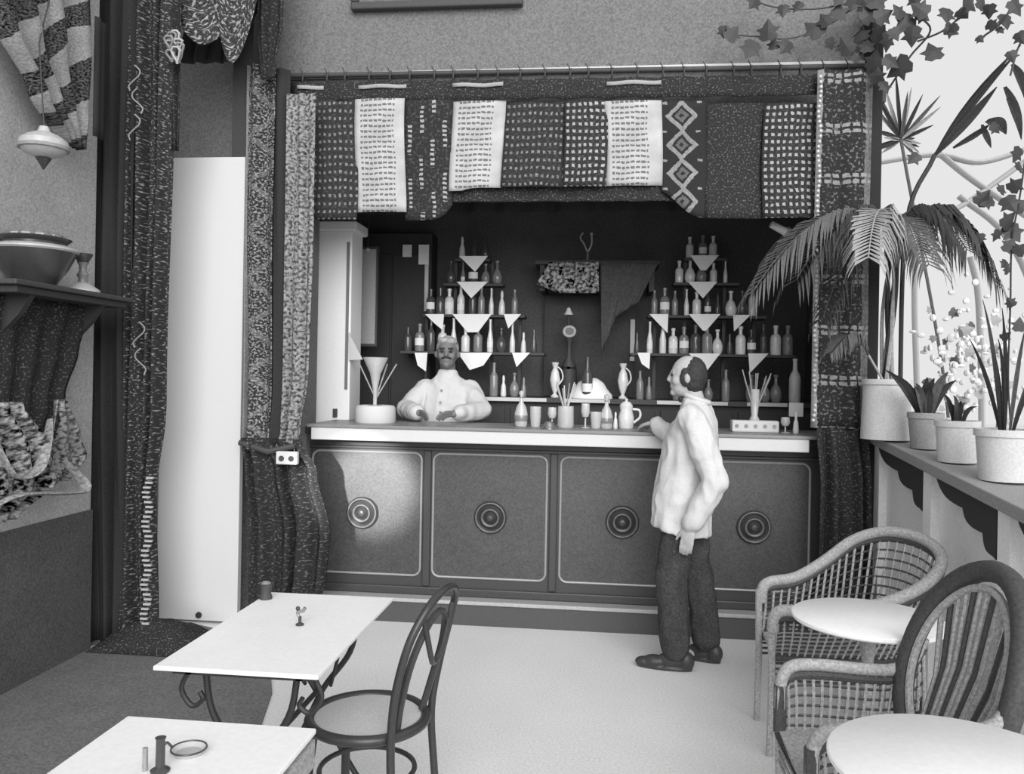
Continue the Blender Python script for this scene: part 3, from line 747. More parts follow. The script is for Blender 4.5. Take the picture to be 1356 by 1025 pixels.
MB().box(-1.38, 1.60, 6.36, 6.94, .16, 1.42).build('carcass', M_vdark, bk, smooth=False)
MB().box(-1.40, 1.61, 6.32, 6.94, 1.42, 1.455).build('top', M_dark, bk, smooth=False)
for x0, x1 in ((-.97, -.43), (-.30, .05), (.40, .62), (.72, .92), (1.06, 1.35)):
    MB().box(x0, x1, 6.31, 6.325, 1.425, 1.452).build('white_edge', M_white, bk, smooth=False)
for k in range(5):
    x = -1.3+k*.57; MB().ball((x+.08, 6.335, .85), .014, 8, 6).build('knob', M_brass, MB().box(x+.02, x+.55, 6.345, 6.36, .25, 1.38).build('door', M_vdark, bk, smooth=False, bevel=.006))

# triangular doilies
def doily(pts, y, label):
    P = [YY(a_, b_, y) for a_, b_ in pts]
    mb = MB().prism(P, (0, .005, 0))
    xl = min(v.x for v in P[:2]); xr = max(v.x for v in P[:2]); zt = P[0].z
    o = mb.build('pointed_doily', M_linen, smooth=False)
    tag(o, label, 'doily', None)
D = [([(608, 339), (646, 339), (629, 360)], 6.50, 'white pointed doily on the topmost shelf of the left bottle stand'),
     ([(605, 373), (646, 373), (624, 395)], 6.47, 'white pointed doily on the second shelf of the left bottle stand'),
     ([(563, 416), (588, 416), (586, 437), (575, 428)], 6.43, 'small white half doily at the left of the third shelf, left stand'),
     ([(599, 416), (651, 416), (633, 440), (619, 440)], 6.43, 'broad white doily in the middle of the third shelf, left stand'),
     ([(667, 416), (690, 416), (673, 435)], 6.43, 'small white doily at the right of the third shelf, left stand'),
     ([(549, 467), (566, 467), (564, 492), (553, 484)], 6.38, 'small white doily on the lowest shelf left of the barman'),
     ([(606, 467), (652, 467), (640, 484), (622, 490)], 6.38, 'white doily on the lowest shelf beside the head of the barman'),
     ([(678, 467), (702, 467), (684, 486)], 6.38, 'white doily on the lowest shelf right end of the left stand'),
     ([(914, 338), (952, 338), (935, 358), (928, 358)], 6.50, 'white pointed doily on the topmost shelf of the right bottle stand'),
     ([(911, 373), (950, 373), (931, 395)], 6.47, 'white pointed doily on the second shelf of the right bottle stand'),
     ([(860, 416), (885, 416), (884, 441)], 6.43, 'white half doily at the left of the third shelf, right stand'),
     ([(912, 416), (954, 416), (935, 438), (931, 438)], 6.43, 'white pointed doily in the middle of the third shelf, right stand'),
     ([(971, 417), (994, 417), (972, 439)], 6.43, 'white half doily at the right of the third shelf, right stand'),
     ([(844, 467), (861, 467), (860, 489), (850, 482)], 6.38, 'white doily on the lowest shelf left of the customer, right stand'),
     ([(912, 468), (954, 468), (936, 491)], 6.38, 'white pointed doily just above the head of the customer'),
     ([(991, 468), (1018, 468), (993, 494)], 6.38, 'white half doily at the right end of the lowest shelf, right stand')]
for pts, y, lb in D: doily(pts, y, lb)

# bottle kinds (built once at the origin, copied with shared meshes)
def lathe_mesh(name, prof, mt, n=12):
    me = MB().lathe(prof).mesh(name, Vector((0, 0, 0))) if n == 16 else MB().lathe(prof, (0, 0, 0), n).mesh(name, Vector((0, 0, 0)))
    me.materials.append(mt); return me
PROF = {
 'wine': [(0, 0), (.034, 0), (.036, .01), (.036, .15), (.030, .175), (.015, .20), (.013, .26), (.016, .262), (.016, .275), (0, .275)],
 'round': [(0, 0), (.03, 0), (.042, .03), (.044, .07), (.03, .11), (.013, .13), (.012, .18), (.018, .185), (.018, .2), (0, .2)],
 'square': [(0, 0), (.036, 0), (.038, .01), (.038, .12), (.03, .14), (.014, .15), (.014, .19), (.018, .19), (.018, .21), (0, .21)],
 'tall': [(0, 0), (.028, 0), (.03, .01), (.03, .12), (.02, .18), (.012, .22), (.011, .30), (.014, .302), (.014, .315), (0, .315)],
 'flask': [(0, 0), (.022, 0), (.026, .02), (.02, .09), (.01, .12), (.012, .16), (.006, .18), (0, .18)],
}
BM = {}
for kd in PROF:
    for mn_, mt in (('dark', M_glass_d), ('grey', M_glass_m), ('pale', M_glass_l)):
        BM[kd, mn_] = lathe_mesh('bottle_'+kd, PROF[kd], mt)
LABM = {}
for kd, r_ in (('wine', .0368), ('square', .0388), ('tall', .0308), ('round', .0445), ('flask', .027)):
    b = MB(); n = 8
    for k in range(n):
        a0, a1 = -PI/2-1.1+2.2*k/n, -PI/2-1.1+2.2*(k+1)/n
        P = [Vector((math.cos(a0)*r_, math.sin(a0)*r_, .045)), Vector((math.cos(a1)*r_, math.sin(a1)*r_, .045)), Vector((math.cos(a1)*r_, math.sin(a1)*r_, .10)), Vector((math.cos(a0)*r_, math.sin(a0)*r_, .10))]
        b.prism(P, (0, -.0012, 0))
    me = b.mesh('label', Vector((0, 0, 0)), False); me.materials.append(M_label); LABM[kd] = me
def bottle(kd, tone, loc, sc, label, group=None, lab=False, name='bottle'):
    o = link(bpy.data.objects.new(name, BM[kd, tone])); o.location = loc; o.scale = (sc,)*3
    tag(o, label, 'bottle', group)
    if lab:
        l = link(bpy.data.objects.new('paper_label', LABM[kd])); l.parent = o
    return o
rb = random.Random(5)
SHAPE = {'wine': 'straight-sided', 'round': 'round-bellied', 'square': 'short-necked', 'tall': 'long-necked', 'flask': 'slim'}
ordn = ['topmost', 'second', 'third', 'lowest']
for side, LV in (('left', LL), ('right', LR)):
    for q, (z, x0, x1, dy) in enumerate(LV):
        maxh = [.2, .19, .235, .275][q]
        x = x0+.05
        row = 0
        while x < x1-.03:
            kd = rb.choice(['wine', 'round', 'square', 'tall', 'flask', 'square']); tone = rb.choice(['dark', 'grey', 'pale', 'pale', 'dark'])
            h = PROF[kd][-1][1]; sc = min(1.1, maxh/h)*rb.uniform(.8, 1.0)
            lab = kd != 'flask' and rb.random() < .35
            side_word = 'behind the barman' if side == 'left' else 'behind the standing customer'
            lt = {'dark': 'dark', 'grey': 'grey', 'pale': 'pale'}[tone]+' '+SHAPE[kd]
            bottle(kd, tone, (x, 6.40+dy+.055+rb.uniform(0, .03), z), sc, f'{lt} bottle {"with white label " if lab else ""}on the {ordn[q]} shelf {side_word}', f'{lt} bottles {"with labels " if lab else ""}on the {ordn[q]} shelf, {side} stand', lab)
            x += rb.uniform(.072, .10)
# bottles along the back counter
for x in [-.86, -.78, -.70, -.62, .28, .35, .56, .60, .69, .80, .93, 1.12, 1.22, 1.30, 1.44]:
    kd = rb.choice(['wine', 'round', 'square', 'flask', 'round']); tone = rb.choice(['grey', 'pale', 'pale', 'grey'])
    lt = {'grey': 'grey', 'pale': 'pale'}[tone]+' '+SHAPE[kd]
    wh = 'left of the cloth mound' if x < -.3 else 'behind the customer'
    bottle(kd, tone, (x, 6.46+rb.uniform(0, .06), 1.455), rb.uniform(.8, 1.05), f'{lt} bottle on the back counter {wh}', f'{lt} bottles on the back counter {wh}')

ORD = ['leftmost', 'second from left', 'third from left', 'fourth from left', 'fifth from left', 'sixth from left']
same = {}
for o in COL.objects:
    if o.name.startswith('bottle') and o.get('category') == 'bottle': same.setdefault(o['label'], []).append(o)
for lb, os_ in same.items():
    if len(os_) > 1:
        for k, o in enumerate(sorted(os_, key=lambda o: o.location.x)): o['label'] = lb+', '+(ORD[k] if k < len(os_)-1 or k == 0 else 'rightmost')
# centre of the back wall: embroidered mantel cloth, dark drape, small dial, labelled bottle, cloth mound
def flat_cloth(name, label, poly_top, poly_bot, y, mt, n=14, rows=10, amp=.015, cat='cloth', folds=4):
    g = []; uv = []
    for j in range(rows+1):
        r = []; u_ = []
        for i in range(n+1):
            t = i/n
            def at(poly):
                s = t*(len(poly)-1); k = min(int(s), len(poly)-2); f = s-k
                return (lerp(poly[k][0], poly[k+1][0], f), lerp(poly[k][1], poly[k+1][1], f))
            a_, b_ = at(poly_top), at(poly_bot)
            p = YY(lerp(a_[0], b_[0], j/rows), lerp(a_[1], b_[1], j/rows), y-.012-amp*math.sin(t*2*PI*folds+j*.2)*(.3+j/rows))
            r.append(p); u_.append((p.x, -p.z))
        g.append(r); uv.append(u_)
    return tag(sheet(name, g, mt, None, .006, uv), label, cat)
ml = T('mantel_shelf', 'dark mantel shelf between the two bottle stands', 'shelf', (-.1, 6.7, 2.3))
MB().box(-.56, .42, 6.56, 6.93, 2.505, 2.54).build('board', M_dark, ml, smooth=False, bevel=.004)
for x in (-.5, .36): MB().box(x-.02, x+.02, 6.6, 6.93, 2.30, 2.505).build('bracket', M_dark, ml, smooth=False)
flat_cloth('embroidered_cloth', 'pale embroidered cloth draped over the mantel shelf', [(728, 347), (793, 347)], [(710, 376), (740, 388), (793, 388)], 6.54, P_flower)
flat_cloth('dark_shawl', 'dark shawl hung from the mantel shelf beside the pale embroidered cloth', [(795, 346), (872, 348)], [(797, 470), (815, 420), (845, 400)], 6.52, mat('shawl', 84, .35, 60, .95, .1, .3, 6), amp=.02)
mi = T('dark_mirror', 'dim mirror with one pale upright edge under the mantel shelf', 'mirror', (-.05, 6.9, 1.5))
a, b = YY(720, 480, 6.86), YY(842, 392, 6.86)
MB().box(a.x, b.x, 6.87, 6.93, 1.46, b.z).build('glass', mat('dim_mirror', 52, .35, 50, .5, .25, .3, 5), mi, smooth=False)
p, q = YY(834, 478, 6.84), YY(841, 423, 6.84)
MB().box(p.x, q.x, 6.84, 6.87, p.z, q.z).build('pale_edge', M_white2, mi, smooth=False)
ck = T('mantel_dial', 'small round dial with white ring in the middle of the back bar', 'clock', YY(754, 455, 6.7))
c = YY(754, 439, 6.62)
MB().tube([c+Vector((.043*math.cos(a_), 0, .038*math.sin(a_))) for a_ in [k*PI/10 for k in range(20)]], .012, 8, True).build('ring', M_gold, ck)
MB().lathe([(0, 0), (.04, 0), (.04, .02), (0, .02)], c+Vector((0, 0, 0)), 16, 'y').build('face', M_med, ck)
MB().lathe([(.06, -.30), (.06, -.28), (.02, -.2), (.015, -.10), (.035, -.05), (.03, -.045), (0, -.04)], c+Vector((0, .02, 0)), 14).build('stem', M_dark, ck)
MB().lathe([(.07, 1.455), (.075, 1.50), (.06, c.z-.30), (.06, c.z-.28)], (c.x, c.y+.02, 0), 14).build('base', M_dark, ck)
c = YY(753, 417, 6.62)
MB().lathe([(.0, 0), (.036, 0), (.034, .01), (.022, .03), (.012, .055), (0, .06)], c, 14).build('finial', M_white2, ck)
MB().tube([(c.x, c.y+.01, c.z), (c.x, c.y+.01, c.z-.08)], .008).build('neck', M_dark, ck)
# figurine on the mantel
fg = T('mantel_ornament', 'slender dark branching ornament on the mantel shelf', 'ornament', YY(780, 346, 6.7))
b0 = Vector((YY(778, 346, 6.7).x, 6.7, 2.54))
MB().lathe([(0, 0), (.045, 0), (.04, .015), (.012, .03), (.01, .09), (0, .10)], b0, 12).build('foot', M_glass_m, fg)
MB().tube(spline([b0+Vector((0, 0, .08)), b0+Vector((-.03, 0, .15)), b0+Vector((-.06, 0, .20)), b0+Vector((-.04, 0, .24))]), .007).build('branch', M_gold, fg)
MB().tube(spline([b0+Vector((0, 0, .08)), b0+Vector((.03, 0, .15)), b0+Vector((.03, 0, .22))]), .007).build('branch', M_gold, fg)
MB().ball(b0+Vector((.03, 0, .23)), .014, 8, 6).build('bud', M_gold, fg)
# white cloth mound + labelled bottle
pts = [(0, .0), (.17, 0), (.165, .03), (.13, .07), (.10, .12), (.05, .155), (0, .16)]
cm = YY(782, 524, 6.45)
tag(MB().lathe(pts, (cm.x, 6.50, 1.455), 18).build('napkin_mound', M_linen), 'white linen heaped into a mound on the back counter', 'linen')
tl = bottle('wine', 'dark', (YY(778, 500, 6.46).x, 6.38, 1.455), 1.15, 'dark bottle with large white label standing before the linen mound', None, True)
tl.location.z = 1.455
for (px, tone) in ((735, 'pale'), (825, 'pale')):
    vs_ = T('figure_vase', f'pale slender vase {"left" if px < 780 else "right"} of the linen mound on the back counter', 'vase', (YY(px, 500, 6.5).x, 6.5, 1.455))
    x = WORLD[vs_.name].x
    MB().lathe([(0, 0), (.03, 0), (.034, .01), (.012, .03), (.03, .08), (.042, .14), (.03, .20), (.016, .23), (.03, .27), (.026, .275), (0, .27)], (x, 6.5, 1.455), 14).build('body', M_glass_l, vs_)
    MB().tube(spline([(x+.03, 6.5, 1.455+.10), (x+.06, 6.5, 1.455+.15), (x+.05, 6.5, 1.455+.21), (x+.02, 6.5, 1.455+.24)]), .006).build('handle', M_glass_l, vs_)

# wall lamp high at the right of the alcove
lp = T('wall_lamp', 'small pale tubular lamp under the valance at the right', 'lamp', YY(1050, 312, 5.45))
p0, p1 = YY(1021, 297, 5.40), YY(1040, 307, 5.42)
MB().tube([p0, p1], [.022, .026], 12).build('tube', M_white2, lp)
MB().tube([p1, YY(1050, 311, 5.43)], [.036, .03], 12).build('socket', M_clay2, lp)
MB().tube([YY(1050, 311, 5.43), (1.5, 5.45, 2.5), (1.58, 5.5, 2.5)], .01, 6).build('arm', M_dark, lp)

# ================================================================== THINGS ON THE BAR TOP
ZT = 1.283
def decanter(px, h, label, y=5.50, tone=M_clear, s=1.0):
    x = YY(px, 560, y).x; t = T('decanter', label, 'decanter', (x, y, ZT))
    MB().lathe([(0, 0), (.036*s, 0), (.04*s, .01), (.042*s, h*.35), (.03*s, h*.55), (.013*s, h*.68), (.013*s, h*.8), (.02*s, h*.83), (0, h*.83)], (x, y, ZT), 16).build('body', tone, t)
    MB().lathe([(0, 0), (.01, 0), (.01, h*.03), (.018, h*.09), (.016, h*.15), (0, h*.19)], (x, y, ZT+h*.83), 12).build('stopper', tone, t)
    MB().lathe([(.0425*s, h*.15), (.0435*s, h*.16), (.0435*s, h*.30), (.0425*s, h*.31)], (x, y, ZT), 16).build('band', M_glass_m, t)
decanter(690, .235, 'glass decanter with stopper left of the stacked tumblers on the bar', s=1.05)
decanter(803, .22, 'glass decanter with stopper near the middle of the bar', s=1.0)
def tumblers(px, n, label, y=5.48):
    x = YY(px, 560, y).x
    for k in range(n):
        t = MB().lathe([(0, 0), (.030, 0), (.038, .08), (.036, .08), (.029, .006), (0, .006)], (x, y, ZT+k*.026), 16).build('tumbler', M_clear)
        tag(t, label+(', lowest of the nested glasses' if k == 0 else ', topmost of the nested glasses' if k == n-1 else ', between the lowest and topmost glass'), 'glass', 'nested tumblers on the bar')
tumblers(709, 3, 'pale tumbler right of the first decanter')
tumblers(789, 2, 'pale tumbler left of the second decanter')
def stem_glass(px, label, y=5.47, h=.13):
    x = YY(px, 560, y).x; t = T('stem_glass', label, 'glass', (x, y, ZT))
    MB().lathe([(0, 0), (.03, 0), (.03, .004), (.006, .008), (.005, h*.42), (0, h*.42)], (x, y, ZT), 14).build('stem', M_clear, t)
    MB().lathe([(0, h*.42), (.02, h*.46), (.03, h*.65), (.027, h), (.025, h), (.027, h*.66), (0, h*.48)], (x, y, ZT), 14).build('bowl', M_clear, t)
stem_glass(731, 'stemmed glass between the tumblers and the straw jar'); stem_glass(775, 'tall stemmed glass right of the straw jar', h=.16)
stem_glass(1040, 'small stemmed glass right of the glass caddy', h=.10)
def straw_jar(px, jh, jr, sh, n, label, y=5.46, foot=0, spread=.09):
    x = YY(px, 560, y).x; t = T('straw_jar', label, 'jar', (x, y, ZT+foot))
    MB().lathe([(0, 0), (jr*.9, 0), (jr, .01), (jr*.95, jh), (jr*.85, jh), (jr*.85, .02), (0, .02)], (x, y, ZT+foot), 18).build('jar', M_clear, t)
    r_ = random.Random(px)
    for k in range(n):
        a = 2*PI*k/n+r_.random()*.5; d = Vector((math.cos(a), math.sin(a)*.6, 0))
        MB().tube([Vector((x, y, ZT+foot+.03))-d*jr*.4, Vector((x, y, ZT+foot+sh*r_.uniform(.85, 1)))+d*spread*r_.uniform(.5, 1)], .004, 5).build('straw', M_cane_l if k % 2 else M_white2, t)
straw_jar(749, .14, .055, .30, 9, 'broad glass jar of drinking straws in the middle of the bar')
def caddy():
    x0, x1 = YY(968, 560, 5.48).x, YY(1030, 560, 5.48).x
    t = T('glass_caddy', 'pale pierced caddy holding straws right of the customer', 'caddy', ((x0+x1)/2, 5.48, ZT))
    MB().box(x0, x1, 5.43, 5.53, ZT, ZT+.075).build('box', M_white2, t, smooth=False, bevel=.01)
    for k in range(5):
        xx = x0+.03+k*(x1-x0-.06)/4
        MB().lathe([(0, 0), (.012, 0), (.012, .006), (0, .006)], (xx, 5.424, ZT+.04), 10, 'y').build('hole', M_clay2, t)
    xs = (x0+x1)/2
    MB().lathe([(0, 0), (.035, 0), (.02, .03), (.028, .12), (.03, .2), (.025, .2), (.022, .1), (0, .02)], (xs, 5.48, ZT+.075), 14).build('vase', M_clear, t)
    r_ = random.Random(3)
    for k in range(9):
        a = 2*PI*k/9; d = Vector((math.cos(a), math.sin(a)*.5, 0))
        MB().tube([Vector((xs, 5.48, ZT+.12)), Vector((xs, 5.48, ZT+.40*r_.uniform(.85, 1)))+d*.13*r_.uniform(.4, 1)], .0045, 5).build('straw', M_cane_l, t)
caddy()
# pitcher by the customer's hand
def pitcher(px, h, label, y=5.55):
    x = YY(px, 560, y).x; t = T('pitcher', label, 'pitcher', (x, y, ZT))
    MB().lathe([(0, 0), (.045, 0), (.05, .01), (.052, h*.5), (.04, h*.8), (.045, h), (.04, h), (.035, h*.8), (0, h*.75)], (x, y, ZT), 18).build('body', M_glass_l, t)
    MB().tube(spline([(x+.042, y, ZT+h*.85), (x+.085, y, ZT+h*.8), (x+.09, y, ZT+h*.5), (x+.05, y, ZT+h*.25)]), .008).build('handle', M_glass_l, t)
    MB().lathe([(0, 0), (.044, 0), (.03, .02), (.008, .03), (.012, .045), (0, .05)], (x, y, ZT+h), 14).build('lid', M_glass_l, t)
pitcher(829, .15, 'pale lidded pitcher beside the hand of the customer')
bottle('flask', 'pale', (YY(815, 560, 5.5).x, 5.5, ZT), .6, 'tiny pale flask between decanter and lidded pitcher')
bottle('flask', 'pale', (YY(1054, 560, 5.46).x, 5.46, ZT), .75, 'pale flask at the right end of the bar top')
bottle('wine', 'pale', (YY(1062, 500, 6.2).x, 6.42, 1.455), 1.2, 'pale conical bottle at the right end of the back counter')
x = YY(1055, 545, 5.6).x
tb = T('card_stand', 'small white card on a stand near the right end of the bar', 'card', (x, 5.62, ZT))
MB().box(x-.045, x+.045, 5.615, 5.625, ZT+.10, ZT+.19).build('card', M_white, tb, smooth=False)
MB().lathe([(0, 0), (.03, 0), (.03, .006), (.006, .012), (.006, .11), (0, .11)], (x, 5.632, ZT), 10).build('stand', M_brass, tb)
# ice tub with a funnel-shaped glass behind it
x = YY(497, 560, 5.5).x
tu = T('ice_tub', 'round white tub on the left end of the bar top', 'tub', (x, 5.5, ZT))
MB().lathe([(0, 0), (.132, 0), (.138, .01), (.135, .10), (.125, .115), (.11, .118), (.1, .11), (0, .11)], (x, 5.5, ZT), 24).build('body', M_white2, tu)
fn = T('trumpet_vase', 'clear trumpet-shaped vase standing in the white tub', 'vase', (x, 5.5, ZT+.11))
MB().lathe([(0, 0), (.05, 0), (.05, .006), (.012, .014), (.014, .10), (.035, .22), (.085, .33), (.08, .332), (.03, .22), (0, .1)], (x-.005, 5.5, ZT+.11), 18).build('body', M_clear, fn)
r_ = random.Random(8)
for k in range(5):
    MB().tube([(x, 5.5, ZT+.16), (x+.12*(k-2)/2, 5.5+.02*k, ZT+.40)], .005, 5).build('stalk', M_cane_l, fn)
# white cloth hung from the column
P = [YY(462, 440, 5.74), YY(480, 476, 5.72), YY(462, 477, 5.74)]
tag(MB().prism(P, (0, .012, 0)).build('towel', M_white2, smooth=False), 'white towel corner hanging from the white column', 'towel')

# ================================================================== TABLES AND CHAIRS
def rect_table(name, label, x0, x1, y0, y1, zt):
    t = T(name, label, 'table', ((x0+x1)/2, (y0+y1)/2, 0))
    MB().box(x0, x1, y0, y1, zt-.014, zt).build('top', M_marble, t, smooth=False, bevel=.004)
    f = MB(); w_ = .03
    f.box(x0+w_, x1-w_, y0+.06, y0+.08, zt-.042, zt-.014); f.box(x0+w_, x1-w_, y1-.08, y1-.06, zt-.042, zt-.014)
    f.box(x0+.07, x0+.09, y0+.06, y1-.06, zt-.042, zt-.014); f.box(x1-.09, x1-.07, y0+.06, y1-.06, zt-.042, zt-.014)
    f.build('frame', M_iron, t, smooth=False)
    for ye in (y0+.12, y1-.12):
        for s in (-1, 1):
            xm = (x0+x1)/2; xs = xm+s*.15; xf = xm-s*.19
            MB().tube(spline([(xs, ye, zt-.03), (xs-s*.03, ye, zt-.18), (xm+s*.015, ye, .40), (xm-s*.08, ye, .20), (xf, ye, .03), (xf-s*.03, ye, .012)]), .011, 8).build('leg', M_iron, t)
            if ye < (y0+y1)/2: MB().tube(spline([(xm+s*.20, ye, zt-.05), (xm+s*.225, ye, zt-.11), (xm+s*.19, ye, zt-.16), (xm+s*.155, ye, zt-.14), (xm+s*.165, ye, zt-.115)]), .008, 6).build('scroll', M_iron, t)
    MB().tube([((x0+x1)/2, y0+.12, .40), ((x0+x1)/2, y1-.12, .40)], .010, 8).build('stretcher', M_iron, t)
    for s in (-1, 1): MB().tube([((x0+x1)/2+s*.15, (y0+y1)/2+.15, zt-.04), ((x0+x1)/2+s*.05, y1-.13, .42)], .007, 6).build('brace', M_iron, t)
    return t
rect_table('cafe_table', 'white-topped rectangular table with iron legs in front of the bar', -1.315, -.808, 2.335, 3.20, .73)
rect_table('cafe_table', 'white-topped rectangular table cut off by the bottom edge of the picture', -1.185, -.69, 1.12, 1.99, .73)
MB().box(-.705, -.69, 1.13, 1.98, .64, .706).build('apron', M_cane_l, [o for o in COL.objects if o.name.startswith('cafe_table')][-1], smooth=False)
def on_table(px, py): return ZZ(px, py, .73)
p = on_table(352, 793)
ms = T('match_holder', 'dark match holder at the far corner of the table before the bar', 'holder', p)
MB().lathe([(0, 0), (.024, 0), (.025, .006), (.02, .02), (.022, .05), (.026, .06), (.022, .06), (.018, .02), (0, .02)], p, 14).build('cup', M_dark, ms)
MB().lathe([(0, .045), (.018, .045), (.02, .06), (.012, .068), (0, .07)], p, 10).build('matches', M_glass_m, ms)
p = on_table(397, 828)
ws = T('small_figure', 'little dark ornament in the middle of the table before the bar', 'ornament', p)
MB().lathe([(0, 0), (.014, 0), (.015, .004), (.005, .01), (.006, .03), (0, .032)], p, 10).build('foot', M_dark, ws)
MB().tube(spline([p+Vector((-.004, 0, .03)), p+Vector((-.008, 0, .045)), p+Vector((.01, 0, .05)), p+Vector((.018, 0, .062))]), .006, 8).build('body', M_glass_m, ws)
MB().ball(p+Vector((-.008, 0, .058)), .008, 8, 6).build('head', M_dark, ws)
p = on_table(212, 1022)
m2 = T('match_holder', 'upright dark match holder on the nearest white table', 'holder', p)
MB().lathe([(0, 0), (.02, 0), (.021, .005), (.010, .012), (.0095, .07), (.012, .075), (0, .075)], p, 14).build('stem', M_med, m2)
MB().lathe([(0, 0), (.006, 0), (.006, .05), (0, .05)], p+Vector((-.035, 0, 0)), 8).build('peg', M_clay2, m2)
p = on_table(250, 998)
as_ = T('ashtray', 'round pale dish with dark rim on the nearest white table', 'dish', p)
MB().lathe([(0, 0), (.03, 0), (.04, .012), (.038, .013), (.028, .004), (0, .004)], p, 22).build('bowl', M_clear, as_)
MB().tube([p+Vector((.039*math.cos(a), .039*math.sin(a), .013)) for a in [k*PI/12 for k in range(24)]], .0022, 6, True).build('rim', M_med, as_)
MB().tube(spline([p+Vector((-.04, 0, .012)), p+Vector((-.055, .004, .02)), p+Vector((-.065, .01, .012)), p+Vector((-.075, .01, .02))]), .003, 6).build('handle', M_med, as_)

# bentwood chair
def bentwood(label, cx, cy, rz):
    t = T('bentwood_chair', label, 'chair', (cx, cy, 0), 0)
    q = Matrix.Rotation(rz, 3, 'Z'); L = lambda x, y, z: Vector((cx, cy, 0))+q @ Vector((x, y, z))   # +x = towards the backrest
    zs = .46; R = .195
    MB().tube([L(R*math.cos(a), R*math.sin(a), zs-.016) for a in [k*PI/24 for k in range(48)]], .018, 10, True).build('seat_ring', M_bent, t)
    MB().lathe([(0, -.006), (R-.012, -.006), (R-.012, 0), (0, .003)], L(0, 0, zs-.010), 32).build('seat_panel', mat('cane_seat', 196, .2, 160, .8, .2), t)
    for s in (-1, 1):
        MB().tube(spline([L(-.14, s*.11, zs-.03), L(-.155, s*.125, .25), L(-.165, s*.14, 0)]), [.016]*9+[.014]*3+[.012], 8).build('front_leg', M_bent, t)
    pr = spline([L(.20, -.165, 0), L(.175, -.16, .25), L(.165, -.155, .44), L(.185, -.17, .60), L(.225, -.165, .76), L(.262, -.12, .86), L(.28, -.045, .905), L(.28, .045, .905), L(.262, .12, .86), L(.225, .165, .76), L(.185, .17, .60), L(.165, .155, .44), L(.175, .16, .25), L(.20, .165, 0)], 5)
    MB().tube(pr, .0135, 10).build('back_hoop', M_bent, t)
    inn = spline([L(.155, -.095, .455), L(.18, -.115, .56), L(.215, -.12, .69), L(.243, -.075, .79), L(.255, 0, .83), L(.243, .075, .79), L(.215, .12, .69), L(.18, .115, .56), L(.155, .095, .455)], 5)
    MB().tube(inn, .012, 8).build('inner_hoop', M_bent, t)
    loop = spline([L(.255, -.115, .83), L(.25, -.05, .70), L(.24, 0, .66), L(.25, .05, .70), L(.255, .115, .83)], 5)
    MB().tube(loop, .010, 8).build('back_loop', M_bent, t)
    MB().tube([L(.16*math.cos(a), .16*math.sin(a), .27) for a in [k*PI/20 for k in range(40)]], .009, 8, True).build('leg_ring', M_bent, t)
bentwood('dark bentwood chair with round cane seat beside the white tables', -.775, 2.755, -.22)

# round tables
def round_table(label, cx, cy, r, zt, skirt=False):
    t = T('round_table', label, 'table', (cx, cy, 0))
    MB().lathe([(0, zt-.02), (r-.006, zt-.02), (r, zt-.014), (r, zt-.004), (r-.005, zt), (0, zt)], (cx, cy, 0), 48).build('top', M_marble, t)
    MB().lathe([(0, zt-.05), (r*.55, zt-.05), (r*.55, zt-.02), (0, zt-.02)], (cx, cy, 0), 32).build('apron', M_cane_l, t)
    MB().lathe([(0, .03), (.03, .03), (.022, .2), (.028, .4), (.02, .55), (.035, zt-.05), (0, zt-.05)], (cx, cy, 0), 16).build('column', M_cane_l, t)
    for k in range(3):
        a = 2*PI*k/3+.6; d = Vector((math.cos(a), math.sin(a), 0)); c_ = Vector((cx, cy, 0))
        MB().tube(spline([c_+Vector((0, 0, .12)), c_+d*.12+Vector((0, 0, .10)), c_+d*.22+Vector((0, 0, .02))]), .014, 8).build('foot', M_cane_l, t)
round_table('round white table between the two wicker armchairs', 1.005, 3.255, .275, .73)
round_table('round white table in the bottom right corner of the picture', .845, 2.02, .30, .73)

# wicker armchairs
def weave(mb, A_, B_, rows, r=.004, wob=.006):
    """basket strands between two rails (lists of points of equal length)"""
    n = len(A_)
    for k in range(1, rows):
        t = k/rows; mb.tube([Vector(a).lerp(Vector(b), t)+Vector((0, 0, wob*math.sin(i*PI+k*PI))) for i, (a, b) in enumerate(zip(A_, B_))], r, 5)
def lin_pts(rail, n):
    P = [Vector(p) for p in rail]; L = [0]
    for i in range(1, len(P)): L.append(L[-1]+(P[i]-P[i-1]).length)
    out = []
    for k in range(n+1):
        d = L[-1]*k/n; i = 0
        while i < len(L)-2 and L[i+1] < d: i += 1
        f = (d-L[i])/max(L[i+1]-L[i], 1e-6); out.append(P[i].lerp(P[i+1], f))
    return out
def ribs(t, A_, B_, r=.006, name='rib', mt=None):
    for a, b in zip(A_, B_):
        MB().tube([a, (Vector(a)+Vector(b))/2+Vector((.004, 0, 0)), b], r, 6).build(name, mt or M_cane_l, t)
def legs(t, pts, mt):
    for (x, y, z) in pts: MB().tube([(x, y, z), (x+.005, y, z*.5), (x, y, 0)], [.016, .016, .014], 8).build('leg', mt, t)

